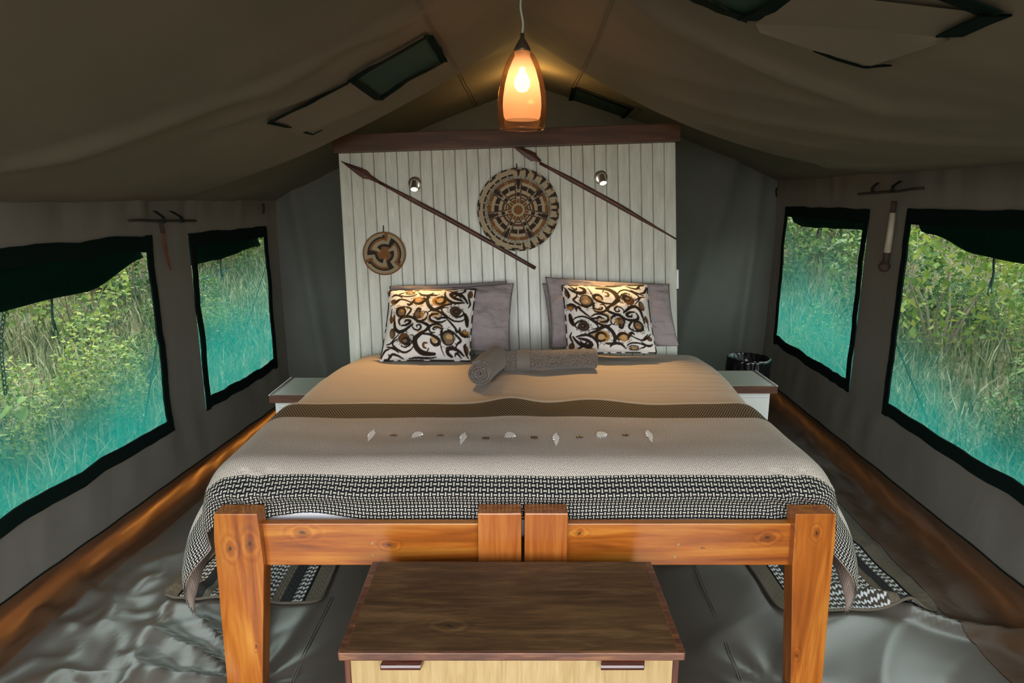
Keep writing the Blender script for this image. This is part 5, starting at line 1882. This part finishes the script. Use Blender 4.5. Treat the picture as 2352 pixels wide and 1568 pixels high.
for sgn, lab, grp in ((-1, 'leafy green bush on the bank seen through the left windows', 'bushes on the left bank'), (1, 'leafy green bush on the bank seen through the right windows', 'bushes on the right bank')):
    k = 0
    for row, (x, n, sc) in enumerate([(4.3 if sgn < 0 else 3.9, 6, 0.75), (5.8, 7, 0.85), (7.8, 8, 0.9), (10.2, 8, 0.95)]):
        for i in range(n):
            y = 1.2 + (i + r.uniform(0.1, 0.9)) * (8.0 + row * 3.0) / n
            kk = (k + row) % 4
            what = ('yellow-green' if kk == 3 else 'dark green') + ' bush ' + ['nearest the tent', 'in the second row up', 'in the third row up', 'farthest up'][row]
            shrub(sgn * (x + r.uniform(-0.5, 0.5)), y, kk, sc * r.uniform(0.8, 1.2), what + (' the bank outside the left windows' if sgn < 0 else ' the bank outside the right windows') if row else what + (', outside the left windows' if sgn < 0 else ', outside the right windows'), grp + ', ' + what, r.uniform(0, 6))
            k += 1
for i in range(6):
    shrub(-6 + i * 2.6, 9.5 + (i % 2), i % 4, 1.6, 'leafy green bush growing behind the tent', 'bushes behind the tent', i * 1.1)

# broad-leaved young plants close to the windows
def plant(x, y, h, n, seed, label, grp):
    rr = np.random.default_rng(seed)
    e = thing('leafy_plant', label, 'plant', (x, y, gz(x, y)), grp)
    b0 = Vector((x, y, gz(x, y)))
    mb = MB(); ml = MB()
    for k in range(3):
        lean = Vector((rr.uniform(-.25, .25), rr.uniform(-.25, .25), 0))
        pts = [b0 + lean * t * t * h * 2 + Vector((0, 0, h * t * rr.uniform(0.85, 1.0) - 0.03 * (t == 0))) for t in np.linspace(0, 1, 6)]
        mb.tube(pts, [0.006, 0.0055, 0.005, 0.004, 0.003, 0.002], 5)
        for j in range(n):
            t = rr.uniform(0.35, 1.0); i = min(4, int(t * 5)); p_ = pts[i].lerp(pts[i + 1], t * 5 - i)
            a = rr.uniform(0, 6.28); s = rr.uniform(0.06, 0.11)
            d = Vector((math.cos(a), math.sin(a), rr.uniform(-0.4, 0.3))).normalized(); sd = d.cross(Vector((0, 0, 1))).normalized()
            q = p_ + d * 0.03
            dz = Vector((0, 0, -0.02))
            ml.add([q, q + d * s * .35 + sd * s * .30, q + d * s * .7 + sd * s * .26 + dz, q + d * s * 1.05 + dz * 2, q + d * s * .7 - sd * s * .26 + dz, q + d * s * .35 - sd * s * .30, q + d * s * .5 + Vector((0, 0, -.012))],
                   [(0, 1, 6), (1, 2, 6), (2, 3, 6), (3, 4, 6), (4, 5, 6), (5, 0, 6)])
    obj('stem', mb, BARK, e, smooth=True)
    obj('foliage', ml, LEAF2, e)
for i, (x, y, h) in enumerate([(-2.75, 2.35, 0.75), (-2.95, 2.75, 0.85), (-3.1, 2.0, 0.8), (-2.8, 3.1, 0.7), (-3.4, 3.3, 0.9)]):
    plant(x, y, h, 14, 100 + i, 'young broad-leaved yellow-green plant outside the large left window', 'broad-leaved plants on the left')
for i, (x, y, h) in enumerate([(2.9, 2.6, 0.9), (3.1, 3.0, 1.0), (3.2, 3.5, 1.0), (2.85, 3.2, 0.8), (3.5, 2.8, 1.2), (3.6, 3.7, 1.2)]):
    plant(x, y, h, 14, 200 + i, 'young broad-leaved yellow-green plant outside the large right window', 'broad-leaved plants on the right')

# dead branches
for i, pts in enumerate([[(-3.0, 2.3, .25), (-2.9, 2.7, .38), (-2.75, 3.1, .55), (-2.7, 3.3, .58)], [(-3.6, 3.0, .3), (-3.4, 3.5, .5), (-3.3, 3.9, .8)]]):
    mb = MB(); mb.tube(pts, [0.012, 0.010, 0.008, 0.005][:len(pts)], 6)
    tag(obj('dead_branch', mb, BARK, smooth=True, loc=pts[0]), ['dry fallen branch leaning among plants outside the large left window', 'dry fallen branch farther up the left bank'][i], 'branch')

# grass: blades in dense tufts, far too many to count
def grass(name, sgn, seed, n):
    rr = np.random.default_rng(seed)
    V = []; Fc = []
    for _ in range(n):
        x = sgn * (2.45 + rr.exponential(1.7)); y = rr.uniform(0.2, 11)
        if abs(x) > 10: continue
        h = rr.uniform(0.06, 0.26) * (1 + 0.05 * abs(x)); a = rr.uniform(0, 6.28); w = rr.uniform(0.003, 0.007) * (1 + .12 * abs(x))
        l1 = rr.uniform(0.02, 0.22)
        b = len(V); z = gz(x, y) - 0.02
        ca, sa_ = math.cos(a), math.sin(a)
        V += [(x - sa_ * w, y + ca * w, z), (x + sa_ * w, y - ca * w, z), (x + ca * l1 * .4 + sa_ * w * .7, y + sa_ * l1 * .4 - ca * w * .7, z + h * .6), (x + ca * l1 * .4 - sa_ * w * .7, y + sa_ * l1 * .4 + ca * w * .7, z + h * .6), (x + ca * l1, y + sa_ * l1, z + h)]
        Fc += [(b, b + 1, b + 2, b + 3), (b + 3, b + 2, b + 4)]
    me = bpy.data.meshes.new(name); me.from_pydata(V, [], Fc); me.materials.append(GRASS)
    o = bpy.data.objects.new(name, me); COL.objects.link(o)
    o['kind'] = 'stuff'; o['category'] = 'grass'
    o['label'] = 'dry and green grass covering the bank outside the %s windows' % ('left' if sgn < 0 else 'right')
rg = np.random.default_rng(77)
for sgn in (-1, 1):
    side = 'left' if sgn < 0 else 'right'
    for i in range(16):
        x, y = sgn * rg.uniform(2.7, 4.6), rg.uniform(1.0, 8.0)
        kk = (3, 0, 1, 3)[i % 4]
        shrub(x, y, kk, rg.uniform(0.28, 0.42), ('low yellow-green' if kk == 3 else 'low dark green') + ' herb clump in the grass outside the %s windows' % side, 'low clumps in the %s grass, %s' % (side, 'yellow-green' if kk == 3 else 'dark green'), rg.uniform(0, 6))
grass('grass', -1, 21, 22000)
grass('grass', 1, 22, 22000)
